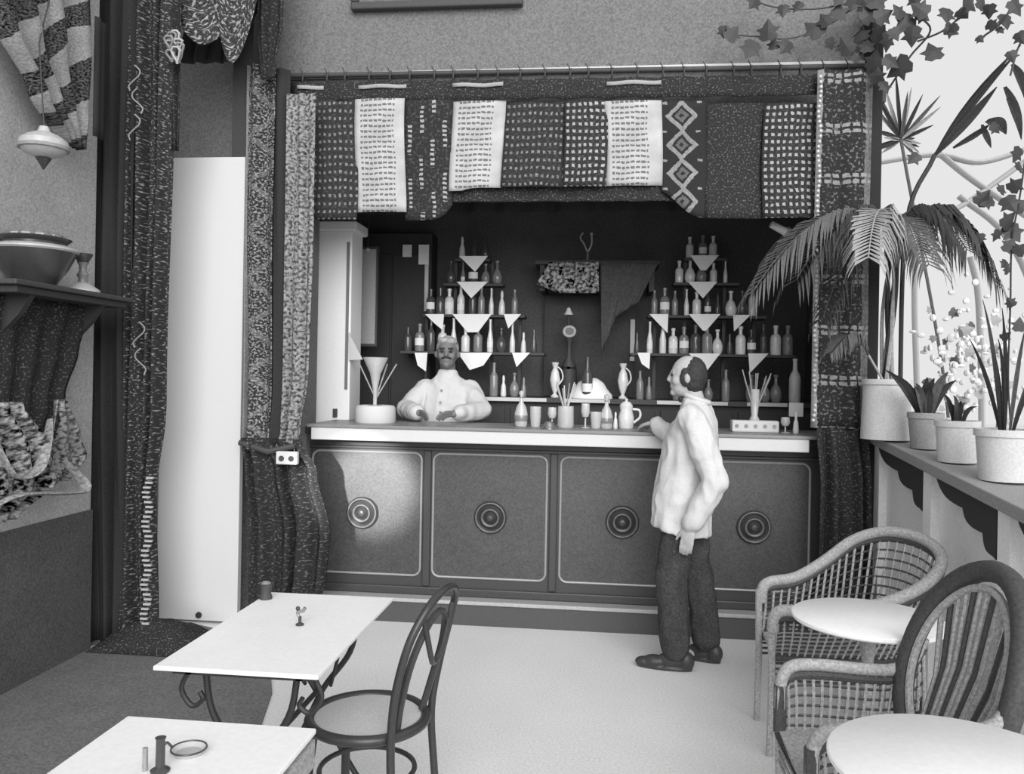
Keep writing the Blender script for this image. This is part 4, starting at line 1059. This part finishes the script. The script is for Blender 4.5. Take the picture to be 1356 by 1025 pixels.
# farther armchair: barrel back, opening towards the left
t1 = T('wicker_armchair', 'low barrel-backed wicker armchair in front of the ledge brackets', 'chair', (1.1, 3.88, 0))
rim = spline([(.765, 4.06, .56), (.77, 4.06, .625), (.81, 4.075, .655), (.93, 4.10, .675), (1.06, 4.12, .75), (1.20, 4.12, .86), (1.33, 4.06, .915), (1.44, 3.93, .91), (1.475, 3.80, .86), (1.40, 3.70, .785), (1.26, 3.655, .71), (1.08, 3.645, .655), (.90, 3.645, .635), (.78, 3.655, .63), (.745, 3.66, .60), (.74, 3.665, .54)], 6)
MB().tube(rim, .026, 10).build('rim', M_cane_l, t1)
MB().tube([p+Vector((0, 0, -.03)) for p in rim[8:-8]], .018, 8).build('rim_wrap', M_cane, t1)
seat = spline([(.77, 4.04, .42), (1.05, 4.06, .42), (1.25, 4.02, .42), (1.34, 3.87, .42), (1.25, 3.72, .42), (1.05, 3.68, .42), (.75, 3.68, .42)], 8)
MB().tube(seat, .016, 8).build('seat_rail', M_cane, t1)
MB().prism([p+Vector((0, 0, -.01)) for p in seat], (0, 0, .018)).build('seat', M_cane_l, t1, smooth=False)
ra, sa = lin_pts(rim[10:-8], 44), lin_pts(seat, 44)
ribs(t1, ra, sa, .006)
b = MB(); weave(b, ra, sa, 12, .005); b.build('weave', M_cane, t1)
sk = [Vector((p.x, p.y, .30)) for p in sa]
b = MB(); weave(b, sa, sk, 5, .006); b.build('skirt_weave', M_cane, t1)
legs(t1, [(.75, 4.05, .62), (.735, 3.67, .60), (1.30, 4.0, .42), (1.30, 3.74, .42)], M_cane_l)

# nearer armchair: tall oval back with upright ribs
t2 = T('wicker_armchair', 'large oval-backed wicker armchair with upright ribs at the right edge', 'chair', (.92, 2.68, 0))
C0 = Vector((1.125, 2.69, .70)); hw = Vector((.045, -.255, 0)); up = Vector((.085, .0, .335))
ov = [C0+hw*math.cos(a)+up*math.sin(a)+Vector((.035*math.cos(a)**2*-1, 0, 0)) for a in [math.radians(-52+ (284)*k/40) for k in range(41)]]
MB().tube(ov, .034, 10).build('rim', M_cane, t2)
inn = [C0+(p-C0)*.84+Vector((-.012, 0, 0)) for p in ov]
MB().tube(inn, .013, 8).build('inner_rim', M_cane_l, t2)
botl = [inn[0].lerp(inn[-1], k/14) for k in range(15)]
MB().tube([inn[0].lerp(inn[-1], k/6) for k in range(7)], .014, 8).build('back_rail', M_cane_l, t2)
for k in range(1, 14):
    u = k/14; a0 = botl[k]
    # matching point on the upper rim
    cth = (1-2*u); a = math.acos(max(-1, min(1, cth))); top = C0+(hw*math.cos(a)+up*math.sin(a))*.84+Vector((-.012, 0, 0))
    MB().tube([a0, (a0+top)/2+Vector((.02, 0, 0)), top], .0095, 6).build('rib', M_cane_l if k % 3 else M_cane, t2)
farm = spline([(.615, 2.905, .50), (.618, 2.905, .59), (.65, 2.91, .64), (.74, 2.92, .648), (.90, 2.94, .635), (1.0, 2.955, .635), (1.06, 2.955, .67), (1.09, 2.95, .75)], 6)
MB().tube(farm, .021, 10).build('arm', M_cane_l, t2)
narm = spline([(.60, 2.415, .50), (.605, 2.415, .58), (.64, 2.415, .625), (.75, 2.42, .635), (.95, 2.42, .635), (1.08, 2.43, .66), (1.14, 2.44, .72)], 6)
MB().tube(narm, .021, 10).build('arm', M_cane_l, t2)
MB().tube([p+Vector((0, 0, -.034)) for p in farm[8:]], .016, 8).build('arm_wrap', M_cane, t2)
MB().tube([p+Vector((0, 0, -.034)) for p in narm[8:]], .016, 8).build('arm_wrap', M_cane, t2)
seat = [(.61, 2.90, .41), (1.08, 2.93, .41), (1.10, 2.45, .41), (.60, 2.43, .41)]
MB().prism(seat, (0, 0, .02)).build('seat', M_cane_l, t2, smooth=False)
MB().tube([Vector(s) for s in seat], .016, 8, True).build('seat_rail', M_cane, t2)
for arm, y in ((farm, 2.91), (narm, 2.43)):
    A_ = lin_pts(arm[7:], 18); B_ = [Vector((lerp(.62, 1.08, k/18), y, .41)) for k in range(19)]
    ribs(t2, A_, B_, .006)
    b = MB(); weave(b, A_, B_, 7, .005); b.build('weave', M_cane, t2)
    C_ = [Vector((p.x, p.y, .30)) for p in B_]
    b = MB(); weave(b, B_, C_, 4, .005); b.build('skirt_weave', M_cane_l, t2)
A_ = [Vector((.61, lerp(2.90, 2.43, k/12), .41)) for k in range(13)]; C_ = [p+Vector((0, 0, -.11)) for p in A_]
b = MB(); weave(b, A_, C_, 4, .005); b.build('skirt_weave', M_cane_l, t2)
for (x, y) in ((.615, 2.905), (.60, 2.415)): MB().tube([(x, y, .58), (x, y, .42)], .022, 8).build('front_post', M_cane, t2)
legs(t2, [(.615, 2.905, .42), (.60, 2.415, .42), (1.08, 2.93, .42), (1.10, 2.45, .42)], M_cane_l)
MB().tube([(1.10, 2.92, .42), (1.09, 2.95, .52), ov[-1]], .02, 8).build('back_post', M_cane, t2)
MB().tube([(1.11, 2.46, .42), (1.13, 2.46, .5), ov[0]], .02, 8).build('back_post', M_cane, t2)

# ================================================================== POTS AND PLANTS ON THE LEDGE
def ledz(y): return led((5.24-y)/2.64).z
def pot(name, label, x, y, r0, r1, h, mt, rimh=.03, zb=None):
    z = ledz(y) if zb is None else zb
    t = T(name, label, 'pot', (x, y, z))
    MB().lathe([(0, 0), (r0, 0), (r1, h-rimh), (r1*1.07, h-rimh), (r1*1.07, h), (r1*.95, h), (r1*.93, h-.04), (0, h-.04)], (x, y, z+.003), 26).build('body', mt, t)
    MB().lathe([(0, 0), (r1*.92, 0), (r1*.9, .008), (0, .012)], (x, y, z+h-.04), 20).build('soil', M_dark, t)
    return t, z+h-.03
pt1, z1 = pot('plant_pot', 'large pale pot at the corner of the ledge holding the palm', 1.60, 4.93, .135, .125, .34, M_clay)
pt2, z2 = pot('plant_pot', 'small grey pot just right of the large pale pot', 1.70, 4.62, .07, .085, .19, M_clay2)
pt3, z3 = pot('plant_pot', 'medium grey pot in the middle of the ledge', 1.70, 4.22, .085, .095, .20, M_clay)
pt4, z4 = pot('plant_pot', 'wide pale pot with spiky plant nearest the right edge', 1.72, 3.78, .10, .115, .22, M_clay)

def frond(t, p0, pc_, p1, leaf, n, mt, r=.008, droop=.8, side=.5, w=.012, seed=0, start=.35, name='frond'):
    """one palm leaf: curved rib with hanging leaflets, one mesh"""
    path = bez(p0, pc_, p1, 22); rad = [lerp(r, r*.35, k/22) for k in range(23)]
    mb = MB(); mb.tube(path, rad, 6); rr = random.Random(seed)
    for k in range(n):
        u = start+(1-start)*k/(n-1); i = min(int(u*22), 21); f = u*22-i; p = path[i].lerp(path[i+1], f); tg = (path[i+1]-path[i]).normalized()
        sd_ = tg.cross(Vector((0, 0, 1)));  sd_ = sd_.normalized() if sd_.length > .01 else Vector((0, 1, 0))
        for s in (-1, 1):
            L = leaf*(1-.45*abs(u-.6)/.4)*rr.uniform(.8, 1.1)
            d0 = (sd_*s*side+tg*.55+Vector((0, 0, .15))).normalized(); d1 = (sd_*s*side*.35+tg*.25+Vector((rr.uniform(-.08, .08), rr.uniform(-.08, .08), -droop))).normalized()
            q0 = p; q1 = p+d0*L*.35; q2 = q1+(d0*.35+d1*.65).normalized()*L*.35; q3 = q2+d1*L*.35
            wv = tg*w
            n_ = Vector((0, 0, .002))
            V = [q0-wv*.3, q0+wv*.3, q1-wv, q1+wv, q2-wv*.8, q2+wv*.8, q3]
            mb.add(V, [(0, 1, 3, 2), (2, 3, 5, 4), (4, 5, 6)])
    return mb.build(name, mt, t)
pa = T('palm', 'arching palm with drooping leaves growing in the large pale pot', 'plant', (1.60, 4.93, z1))
c0 = Vector((1.60, 4.93, z1))
FR = [(YY(1175, 300, 4.9), YY(1090, 240, 4.7), YY(998, 385, 4.55), .40, M_leaf2), (YY(1170, 300, 4.95), YY(1130, 235, 4.8), YY(1055, 370, 4.6), .42, M_leaf),
      (YY(1190, 310, 5.0), YY(1150, 235, 5.0), YY(1090, 420, 4.8), .36, M_leaf), (YY(1195, 305, 4.95), YY(1260, 230, 4.85), YY(1320, 375, 4.7), .40, M_leaf),
      (YY(1190, 300, 4.9), YY(1230, 250, 4.8), YY(1280, 330, 4.6), .42, M_leaf), (YY(1180, 300, 4.9), YY(1160, 240, 4.6), YY(1150, 340, 4.35), .40, M_leaf3),
      (YY(1185, 300, 4.95), YY(1200, 260, 4.75), YY(1230, 350, 4.5), .38, M_leaf2), (YY(1185, 310, 5.0), YY(1190, 250, 5.2), YY(1215, 330, 5.5), .38, M_leaf),
      (YY(1150, 470, 4.95), YY(1130, 420, 4.8), YY(1100, 465, 4.7), .20, M_leaf2)]
for k, (a, b, c, lf, mt) in enumerate(FR):
    base = c0+Vector((.03*math.cos(k*2.1), .03*math.sin(k*2.1), 0))
    if k < 8:
        st = spline([base, base.lerp(a, .5)+Vector((.04*math.sin(k*1.7), .03*math.cos(k), 0)), a], 6)
        MB().tube(st, [lerp(.012, .008, i/(len(st)-1)) for i in range(len(st))], 6).build('stem', M_leaf3 if k % 2 else M_leaf, pa)
    else:
        MB().tube(spline([base, base.lerp(a, .6), a], 4), .007, 6).build('stem', M_leaf3, pa)
    frond(pa, a, b, c, lf, 34, mt, seed=k, start=.12, droop=1.0, w=.013)
def blade(t, p, tip, w, mt, bend=Vector((0, 0, 0)), name='leaf'):
    p, tip = Vector(p), Vector(tip); path = bez(p, (p+tip)/2+bend, tip, 8); mb = MB(); V = []; 
    sd_ = (tip-p).cross(Vector((0, 1, 0))).normalized()
    for i, q in enumerate(path):
        u = i/8; ww = w*math.sin(PI*(u*.85+.12))
        V += [q-sd_*ww+Vector((0, -.004, 0)), q+Vector((0, .5*ww, 0)), q+sd_*ww+Vector((0, -.004, 0))]
    F_ = []
    for i in range(8):
        for k in range(2): a = i*3+k; F_.append((a, a+1, a+4, a+3))
    mb.add(V, F_); return mb.build(name, mt, t)
# grasses in the other pots
rg = random.Random(11)
def spiky(label, x, y, z, n, h, w, mt, spread=.5, cat='plant', name='spiky_plant'):
    t = T(name, label, cat, (x, y, z))
    for k in range(n):
        a = 2*PI*k/n+rg.random(); s = spread*rg.uniform(.2, 1)
        tip = Vector((x+math.cos(a)*s*h, y+math.sin(a)*s*h*.6, z+h*rg.uniform(.6, 1)))
        blade(t, (x+.02*math.cos(a), y+.02*math.sin(a), z-.01), tip, w, mt if k % 3 else M_leaf2, Vector((-math.cos(a)*.03, 0, .06)))
    return t
spiky('dark leafy plant in the small grey pot beside the palm', 1.70, 4.62, z2, 11, .26, .022, M_leaf, .8)
spiky('slender plant growing in the medium grey pot', 1.70, 4.22, z3, 6, .17, .012, M_leaf, .6)
spiky('tall dark spiky plant in the wide pale pot at the right edge', 1.72, 3.78, z4, 8, .60, .010, M_leaf, .40)

# tall reed-like plant rising behind the palm
re_ = T('reed_plant', 'tall dark reed with long narrow blades leaning to the right behind the palm', 'plant', (1.80, 5.3, -.12))
b0 = YY(1200, 300, 5.3)
MB().tube(spline([(1.80, 5.3, -.12), (1.80, 5.3, 1.4), b0, YY(1238, 205, 5.3)], 6), .014, 8).build('stem', M_leaf, re_)
n0 = YY(1238, 205, 5.3)
for (tx, ty, w_, bx) in ((1345, 72, .022, -.03), (1320, 115, .028, .03), (1352, 60, .016, -.06), (1310, 165, .018, .05)):
    blade(re_, n0 if ty < 150 else YY(1262, 196, 5.3), YY(tx, ty, 5.2), w_, M_leaf, Vector((bx, 0, .02)))
blade(re_, YY(1306, 160, 5.25), YY(1332, 178, 5.2), .04, M_leaf, Vector((.03, 0, .05))); blade(re_, YY(1300, 165, 5.25), YY(1312, 196, 5.2), .02, M_leaf)
for (x0, y0, x1, y1) in ((1330, 115, 1352, 185), (1340, 85, 1356, 130), (1334, 130, 1350, 178)): blade(re_, YY(x0, y0, 5.2), YY(x1, y1, 5.2), .028, M_leaf, Vector((.03, 0, .03)))
# fan palm farther out
fp = T('fan_palm', 'grey fan palm with thin spikes standing outside beyond the post', 'plant', (2.9, 7.4, -.12))
cc = YY(1193, 185, 7.4)
MB().tube(spline([(2.9, 7.4, -.12), (2.9, 7.4, 1.4), cc], 8), .014, 8).build('trunk', M_leaf2, fp)
for k in range(22):
    a = math.radians(-35+250*k/21+rg.uniform(-5, 5)); L = rg.uniform(.32, .62) if 20 < math.degrees(a) < 160 else rg.uniform(.2, .34)
    blade(fp, cc, cc+Vector((math.cos(a)*L*.8, rg.uniform(-.15, .15), math.sin(a)*L)), .017, M_leaf3 if k % 3 == 0 else M_leaf2 if k % 3 == 1 else M_leaf)
# pale garden arch
M_arch = mat('weathered_pale_wood', 170, .08, 60, .9, .1)
ga = T('garden_arch', 'pale faded garden arch standing outside on the right', 'arch', YY(1260, 560, 8.6)); ga.location.z = -.12; WORLD[ga.name] = Vector((ga.location.x, 8.6, -.12))
for pts in ([(1215, 560), (1212, 360), (1235, 300), (1290, 262), (1370, 205)], [(1165, 215), (1240, 205), (1300, 215), (1380, 190)], [(1240, 200), (1290, 240), (1380, 300)], [(1380, 560), (1370, 400), (1330, 310), (1270, 260)], [(1300, 560), (1296, 400), (1285, 340)]):
    P = [YY(a_, b_, 8.6) for a_, b_ in pts]
    if pts[0][1] == 560: P = [Vector((P[0].x, 8.6, -.12))]+P
    MB().tube(spline(P, 6), .05, 8, flat=.5).build('bow', M_arch, ga)
# pale flowering shrub
fs_ = T('flowering_shrub', 'pale flowering shrub with a few dark leaves beyond the ledge', 'shrub', (2.75, 6.2, -.12))
MB().tube([(2.75, 6.2, -.12), (2.75, 6.2, .9), (2.8, 6.2, 1.5)], .03, 8).build('trunk', M_clay2, fs_)
M_blos = mat('white_blossom', 225, .1, 40, .95, .1)
for k in range(170):
    c = YY(rg.gauss(1285, 32), rg.gauss(480, 38), 6.2+rg.uniform(-.3, .4))
    MB().ball(c, (rg.uniform(.012, .03), .02, rg.uniform(.012, .028)), 7, 5).build('blossom', M_blos, fs_)
LEAFM = {}
def ivy_mesh(mt):
    if mt.name in LEAFM: return LEAFM[mt.name]
    o = [(0, -.5), (.22, -.55), (.5, -.35), (.38, -.1), (.62, .12), (.30, .18), (0, .62), (-.30, .18), (-.62, .12), (-.38, -.1), (-.5, -.35), (-.22, -.55)]
    V = [Vector((x, .10*abs(x)+.05*y*y, y)) for x, y in o]+[Vector((0, -.03, 0))]
    V += [v+Vector((0, .02, 0)) for v in V]; n = len(o)
    F_ = [(i, (i+1) % n, n) for i in range(n)]+[(n+1+(i+1) % n, n+1+i, 2*n+1) for i in range(n)]+[(i, n+1+i, n+1+(i+1) % n, (i+1) % n) for i in range(n)]
    me = bpy.data.meshes.new('ivy_leaf'); me.from_pydata(V, [], F_); me.materials.append(mt); LEAFM[mt.name] = me; return me
def leaf(t, p, s, rot, mt=None, name='leaf'):
    o = link(bpy.data.objects.new(name, ivy_mesh(mt or M_leaf))); o.parent = t; o.location = Vector(p)-WORLD[t.name]; o.scale = (s,)*3; o.rotation_euler = rot; return o
for k in range(22):
    leaf(fs_, YY(rg.uniform(1225, 1345), rg.uniform(405, 560), 6.05+rg.uniform(-.1, .2)), rg.uniform(.04, .08), (rg.uniform(-.5, .5), rg.uniform(0, 6), rg.uniform(-.6, .6)), M_leaf3 if k % 3 else M_leaf2)
# ivy over the upper wall and post
iv = T('ivy_vine', 'dark ivy trailing over the grey upper wall and the corner post', 'plant', (1.6, 5.12, 3.6))
for pts in ([(1165, -60), (1162, 20), (1160, 100)], [(1160, -20), (1110, 25), (1050, 50), (1000, 48), (960, 45)], [(1160, -10), (1095, 10), (1030, 10), (985, -5)], [(1160, 20), (1120, 55), (1105, 62)]):
    MB().tube(spline([YY(a_, b_, 5.10) for a_, b_ in pts], 6), .005, 5).build('stem', M_leaf, iv)
for (x, y, s) in [(970, 44, 20), (958, 42, 14), (994, 65, 24), (1017, 40, 24), (1025, 58, 16), (1040, 62, 20), (1078, 38, 26), (1120, 60, 22), (998, 4, 18), (1037, 14, 16), (1056, 9, 14), (1092, 26, 18), (1112, 18, 20), (1140, 45, 20), (1150, 20, 22), (1130, 5, 20), (1148, 60, 18), (1158, 80, 22), (1165, 45, 20), (1145, 2, 22), (1160, 0, 24), (1110, 0, 16), (1135, 75, 14), (1100, 58, 14), (1162, 100, 18)]:
    leaf(iv, YY(x, y, 5.06+rg.uniform(-.03, .03)), s/1100*5.2*1.0, (rg.uniform(-.4, .4), rg.uniform(-1, 1)+rg.choice((0, PI)), rg.uniform(-.5, .5)))
iv2 = T('ivy_vine', 'loose dark vine hanging in the open sky at the top right', 'plant', (2.0, 5.0, 3.2))
for pts in ([(1240, -60), (1215, 10), (1232, 40), (1205, 75), (1175, 120)], [(1300, -40), (1275, 15), (1250, 40), (1215, 55)], [(1356, -30), (1330, 25), (1300, 50)], [(1375, 20), (1350, 60), (1338, 100)]):
    MB().tube(spline([YY(a_, b_, 5.0) for a_, b_ in pts], 6), .006, 5).build('stem', M_leaf, iv2)
for (x, y, s) in [(1190, 90, 28), (1180, 82, 20), (1172, 115, 16), (1235, 68, 24), (1218, 12, 22), (1222, 22, 16), (1198, 32, 24), (1208, 48, 22), (1190, 15, 18), (1260, 40, 18), (1254, 20, 20), (1275, 18, 18), (1285, 5, 22), (1298, 52, 10), (1300, 5, 16), (1332, 28, 20), (1314, 33, 14), (1325, 40, 10), (1352, 50, 16), (1340, 75, 14), (1176, 55, 22), (1170, 20, 22), (1212, 0, 18), (1262, 38, 12), (1185, 45, 16), (1345, 10, 20), (1310, 15, 16)]:
    leaf(iv2, YY(x, y, 4.95+rg.uniform(-.1, .1)), s/1100*5.1, (rg.uniform(-.4, .4), rg.uniform(-1.2, 1.2)+rg.choice((0, PI)), rg.uniform(-.6, .6)))
iv3 = T('ivy_vine', 'dark vine with scattered leaves hanging down the right edge', 'plant', (2.4, 4.8, 2.2))
for pts in ([(1365, 150), (1352, 250), (1340, 320), (1338, 400)], [(1338, 400), (1335, 500), (1338, 560)]):
    MB().tube(spline([YY(a_, b_, 4.8) for a_, b_ in pts], 6), .005, 5).build('stem', M_leaf, iv3)
for (x, y, s) in [(1302, 262, 20), (1307, 268, 16), (1327, 250, 14), (1345, 245, 18), (1338, 270, 22), (1350, 272, 18), (1336, 292, 22), (1342, 308, 24), (1320, 312, 14), (1298, 316, 12), (1338, 325, 18), (1330, 350, 12), (1338, 400, 12), (1334, 355, 14), (1352, 330, 16), (1347, 205, 18), (1350, 220, 16), (1350, 430, 16), (1332, 445, 12), (1210, 210, 16), (1318, 170, 14)]:
    leaf(iv3, YY(x, y, 4.75+rg.uniform(-.1, .1)), s/1100*4.9, (rg.uniform(-.4, .4), rg.uniform(-1.2, 1.2)+rg.choice((0, PI)), rg.uniform(-.6, .6)))

# ================================================================== LEFT WALL
# shelf with bowl and candlestick, draped cloth below
sh = T('wall_shelf', 'dark carved shelf high on the left wall', 'shelf', (-2.75, 4.0, 1.6))
MB().box(-2.93, -2.62, 3.45, 4.38, 1.985, 2.01).build('board', M_dark, sh, smooth=False, bevel=.006)
MB().box(-2.93, -2.64, 3.48, 4.35, 1.95, 1.985).build('edge', M_vdark, sh, smooth=False, bevel=.006)
for y in (3.6, 4.15): MB().prism([(-2.93, y, 1.95), (-2.66, y, 1.95), (-2.72, y, 1.86), (-2.80, y, 1.78), (-2.90, y, 1.66), (-2.93, y, 1.64)], (0, .035, 0)).build('bracket', M_vdark, sh, smooth=False)
px_ = Vector((-2.79, 3.80, 2.01))
bw = T('brass_bowl', 'wide dark bowl with pale rim on the wall shelf', 'bowl', px_)
MB().lathe([(0, 0), (.09, 0), (.10, .02), (.15, .09), (.185, .165), (.19, .18), (.15, .185), (.14, .215), (.165, .235), (.15, .24), (.12, .215), (.10, .18), (0, .17)], px_, 28).build('body', M_med, bw)
MB().lathe([(.188, .17), (.197, .178), (.197, .186), (.16, .20), (.15, .195)], px_, 28).build('rim', M_gold, bw)
r_ = random.Random(4); mb = MB()
for k in range(10):
    a = 2*PI*k/10; mb.ball(px_+Vector((.09*math.cos(a), .09*math.sin(a), .24)), (.05, .05, .03), 8, 5)
mb.build('contents', M_glass_m, bw)
pc_ = Vector((-2.71, 4.06, 2.01))
cs = T('candlestick', 'small candlestick with pale foot beside the bowl on the shelf', 'candlestick', pc_)
MB().lathe([(0, 0), (.085, 0), (.085, .012), (.05, .035), (.03, .05), (0, .05)], pc_, 20).build('foot', M_gold, cs)
MB().lathe([(0, .05), (.025, .05), (.02, .07), (.03, .09), (.018, .11), (.02, .14), (.03, .155), (0, .155)], pc_, 16).build('stem', M_glass_m, cs)
MB().lathe([(0, .15), (.022, .15), (.045, .19), (.047, .20), (.03, .20), (.012, .165), (0, .165)], pc_, 16).build('cup', M_med, cs)
# cloth hanging below the shelf
def wallcloth(name, label, rows, mt, n=24, amp=.03, folds=5, x=-2.90, nr=18):
    g = []; uv = []
    for (z, y0, y1, dx) in resample(rows, nr):
        r = []; u_ = []
        for i in range(n+1):
            t = i/n; r.append((x+dx+amp*math.sin(t*2*PI*folds+z*1.5)*.6+.01*math.sin(z*9+t*3), lerp(y0, y1, t), z)); u_.append((lerp(y0, y1, t), -z))
        g.append(r); uv.append(u_)
    return tag(sheet(name, g, mt, None, .008, uv), label, 'cloth')
wallcloth('shelf_drape', 'dark drape hanging below the wall shelf', [(1.95, 3.35, 4.20, .12), (1.7, 3.35, 4.16, .10), (1.45, 3.35, 4.06, .09), (1.25, 3.4, 3.98, .08)], P_darkspeck)
eh = wallcloth('embroidered_hanging', 'pale embroidered cloth swagged under the dark shelf drape', [(1.45, 3.3, 3.62, .17), (1.2, 3.35, 3.80, .18), (1.05, 3.35, 3.86, .18), (.90, 3.35, 3.62, .16)], P_flower, amp=.05, folds=3)
wallcloth('pointed_cloth', 'light folded cloth corner beside the embroidered hanging', [(1.45, 3.98, 4.06, .10), (1.25, 3.96, 4.16, .10), (1.14, 3.94, 4.22, .10), (1.02, 3.90, 4.10, .10)], P_stipple, amp=.03, folds=2)
# scarf bow along the lower edge of the hanging
b = MB(); P = spline([XX(-10, 575, -2.68), XX(20, 630, -2.66), XX(50, 622, -2.66), XX(62, 585, -2.70), XX(66, 555, -2.76)], 6)
b.tube(P, [.026*math.sin(PI*(.12+.76*i/(len(P)-1)))+.004 for i in range(len(P))], 8, flat=.3); b.build('cloth_border', mat('embroidered_ribbon', 150, .7, 60, .9, .1), eh)
b = MB(); P = spline([XX(-10, 672, -2.68), XX(30, 655, -2.66), (-2.67, 4.05, .98), XX(85, 610, -2.72)], 6)
b.tube(P, [.030*math.sin(PI*(.12+.76*i/(len(P)-1)))+.004 for i in range(len(P))], 8, flat=.3); b.build('cloth_border', MATS['embroidered_ribbon'], eh)
# upper drapery
wallcloth('wall_drape', 'pale and dark draped cloth high on the left wall', [(4.3, 3.2, 4.22, .10), (3.5, 3.3, 4.22, .13), (3.2, 3.5, 4.22, .13), (2.95, 3.75, 4.20, .12), (2.78, 4.0, 4.16, .10)], pat('drape_brocade', lambda u, v, n1, n2: (((u*.9+v*.75+(v*9.0).sin()*.03+(u*13.0).sin()*.025)/.27).fr()-.5).ab().lt(.27)*.75+((n1-.5)*1.6).mx(-.2).mn(.25), 72, 165, scale=320), amp=.06, folds=4)
b = MB()
g = [[(-2.74+.01*math.sin(i), lerp(4.17, 4.27, i/6)+.0*j, lerp(3.5, 2.86, j/10)) for i in range(7)] for j in range(11)]
tag(sheet('drape_ribbon', g, P_plain), 'narrow dark ribbon hanging beside the wall drape', 'ribbon')
lc = XX(58, 195, -2.72)
hl = T('hanging_lamp', 'small pale gourd-shaped hanging lamp below the wall drape', 'lamp', lc)
MB().lathe([(0, .10), (.02, .10), (.03, .075), (.075, .055), (.108, .03), (.112, 0), (.09, -.03), (.04, -.05), (.02, -.052), (0, -.052)], lc, 24).build('shade', M_gold, hl)
MB().lathe([(0, -.11), (.006, -.105), (.022, -.075), (.036, -.055), (0, -.05)], lc, 14).build('drop', M_med, hl)
MB().lathe([(.108, .0), (.114, .004), (.114, -.012), (.108, -.014)], lc, 24).build('band', M_clay2, hl)
MB().tube([lc+Vector((0, 0, .09)), lc+Vector((-.02, -.02, .5)), (-2.80, 4.1, 4.2)], .0035, 6).build('cord', M_dark, hl)

# framed picture at the top of the grey wall
pf = T('picture_frame', 'lower edge of a dark framed picture at the top of the grey wall', 'picture', YY(577, 12, 5.28))
a, b_ = YY(465, 14, 5.28), YY(692, 8, 5.28)
MB().box(a.x, b_.x, 5.26, 5.318, a.z, a.z+.05).build('frame', M_dark, pf, smooth=False, bevel=.01)
MB().box(a.x, a.x+.05, 5.26, 5.318, a.z+.05, a.z+.6).build('frame', M_dark, pf, smooth=False, bevel=.01)
MB().box(b_.x-.05, b_.x, 5.26, 5.318, a.z+.05, a.z+.6).build('frame', M_dark, pf, smooth=False, bevel=.01)
MB().box(a.x+.05, b_.x-.05, 5.29, 5.315, a.z+.05, a.z+.6).build('canvas', mat('dim_canvas', 105, .3, 60, .9, .1, .3, 6), pf, smooth=False)
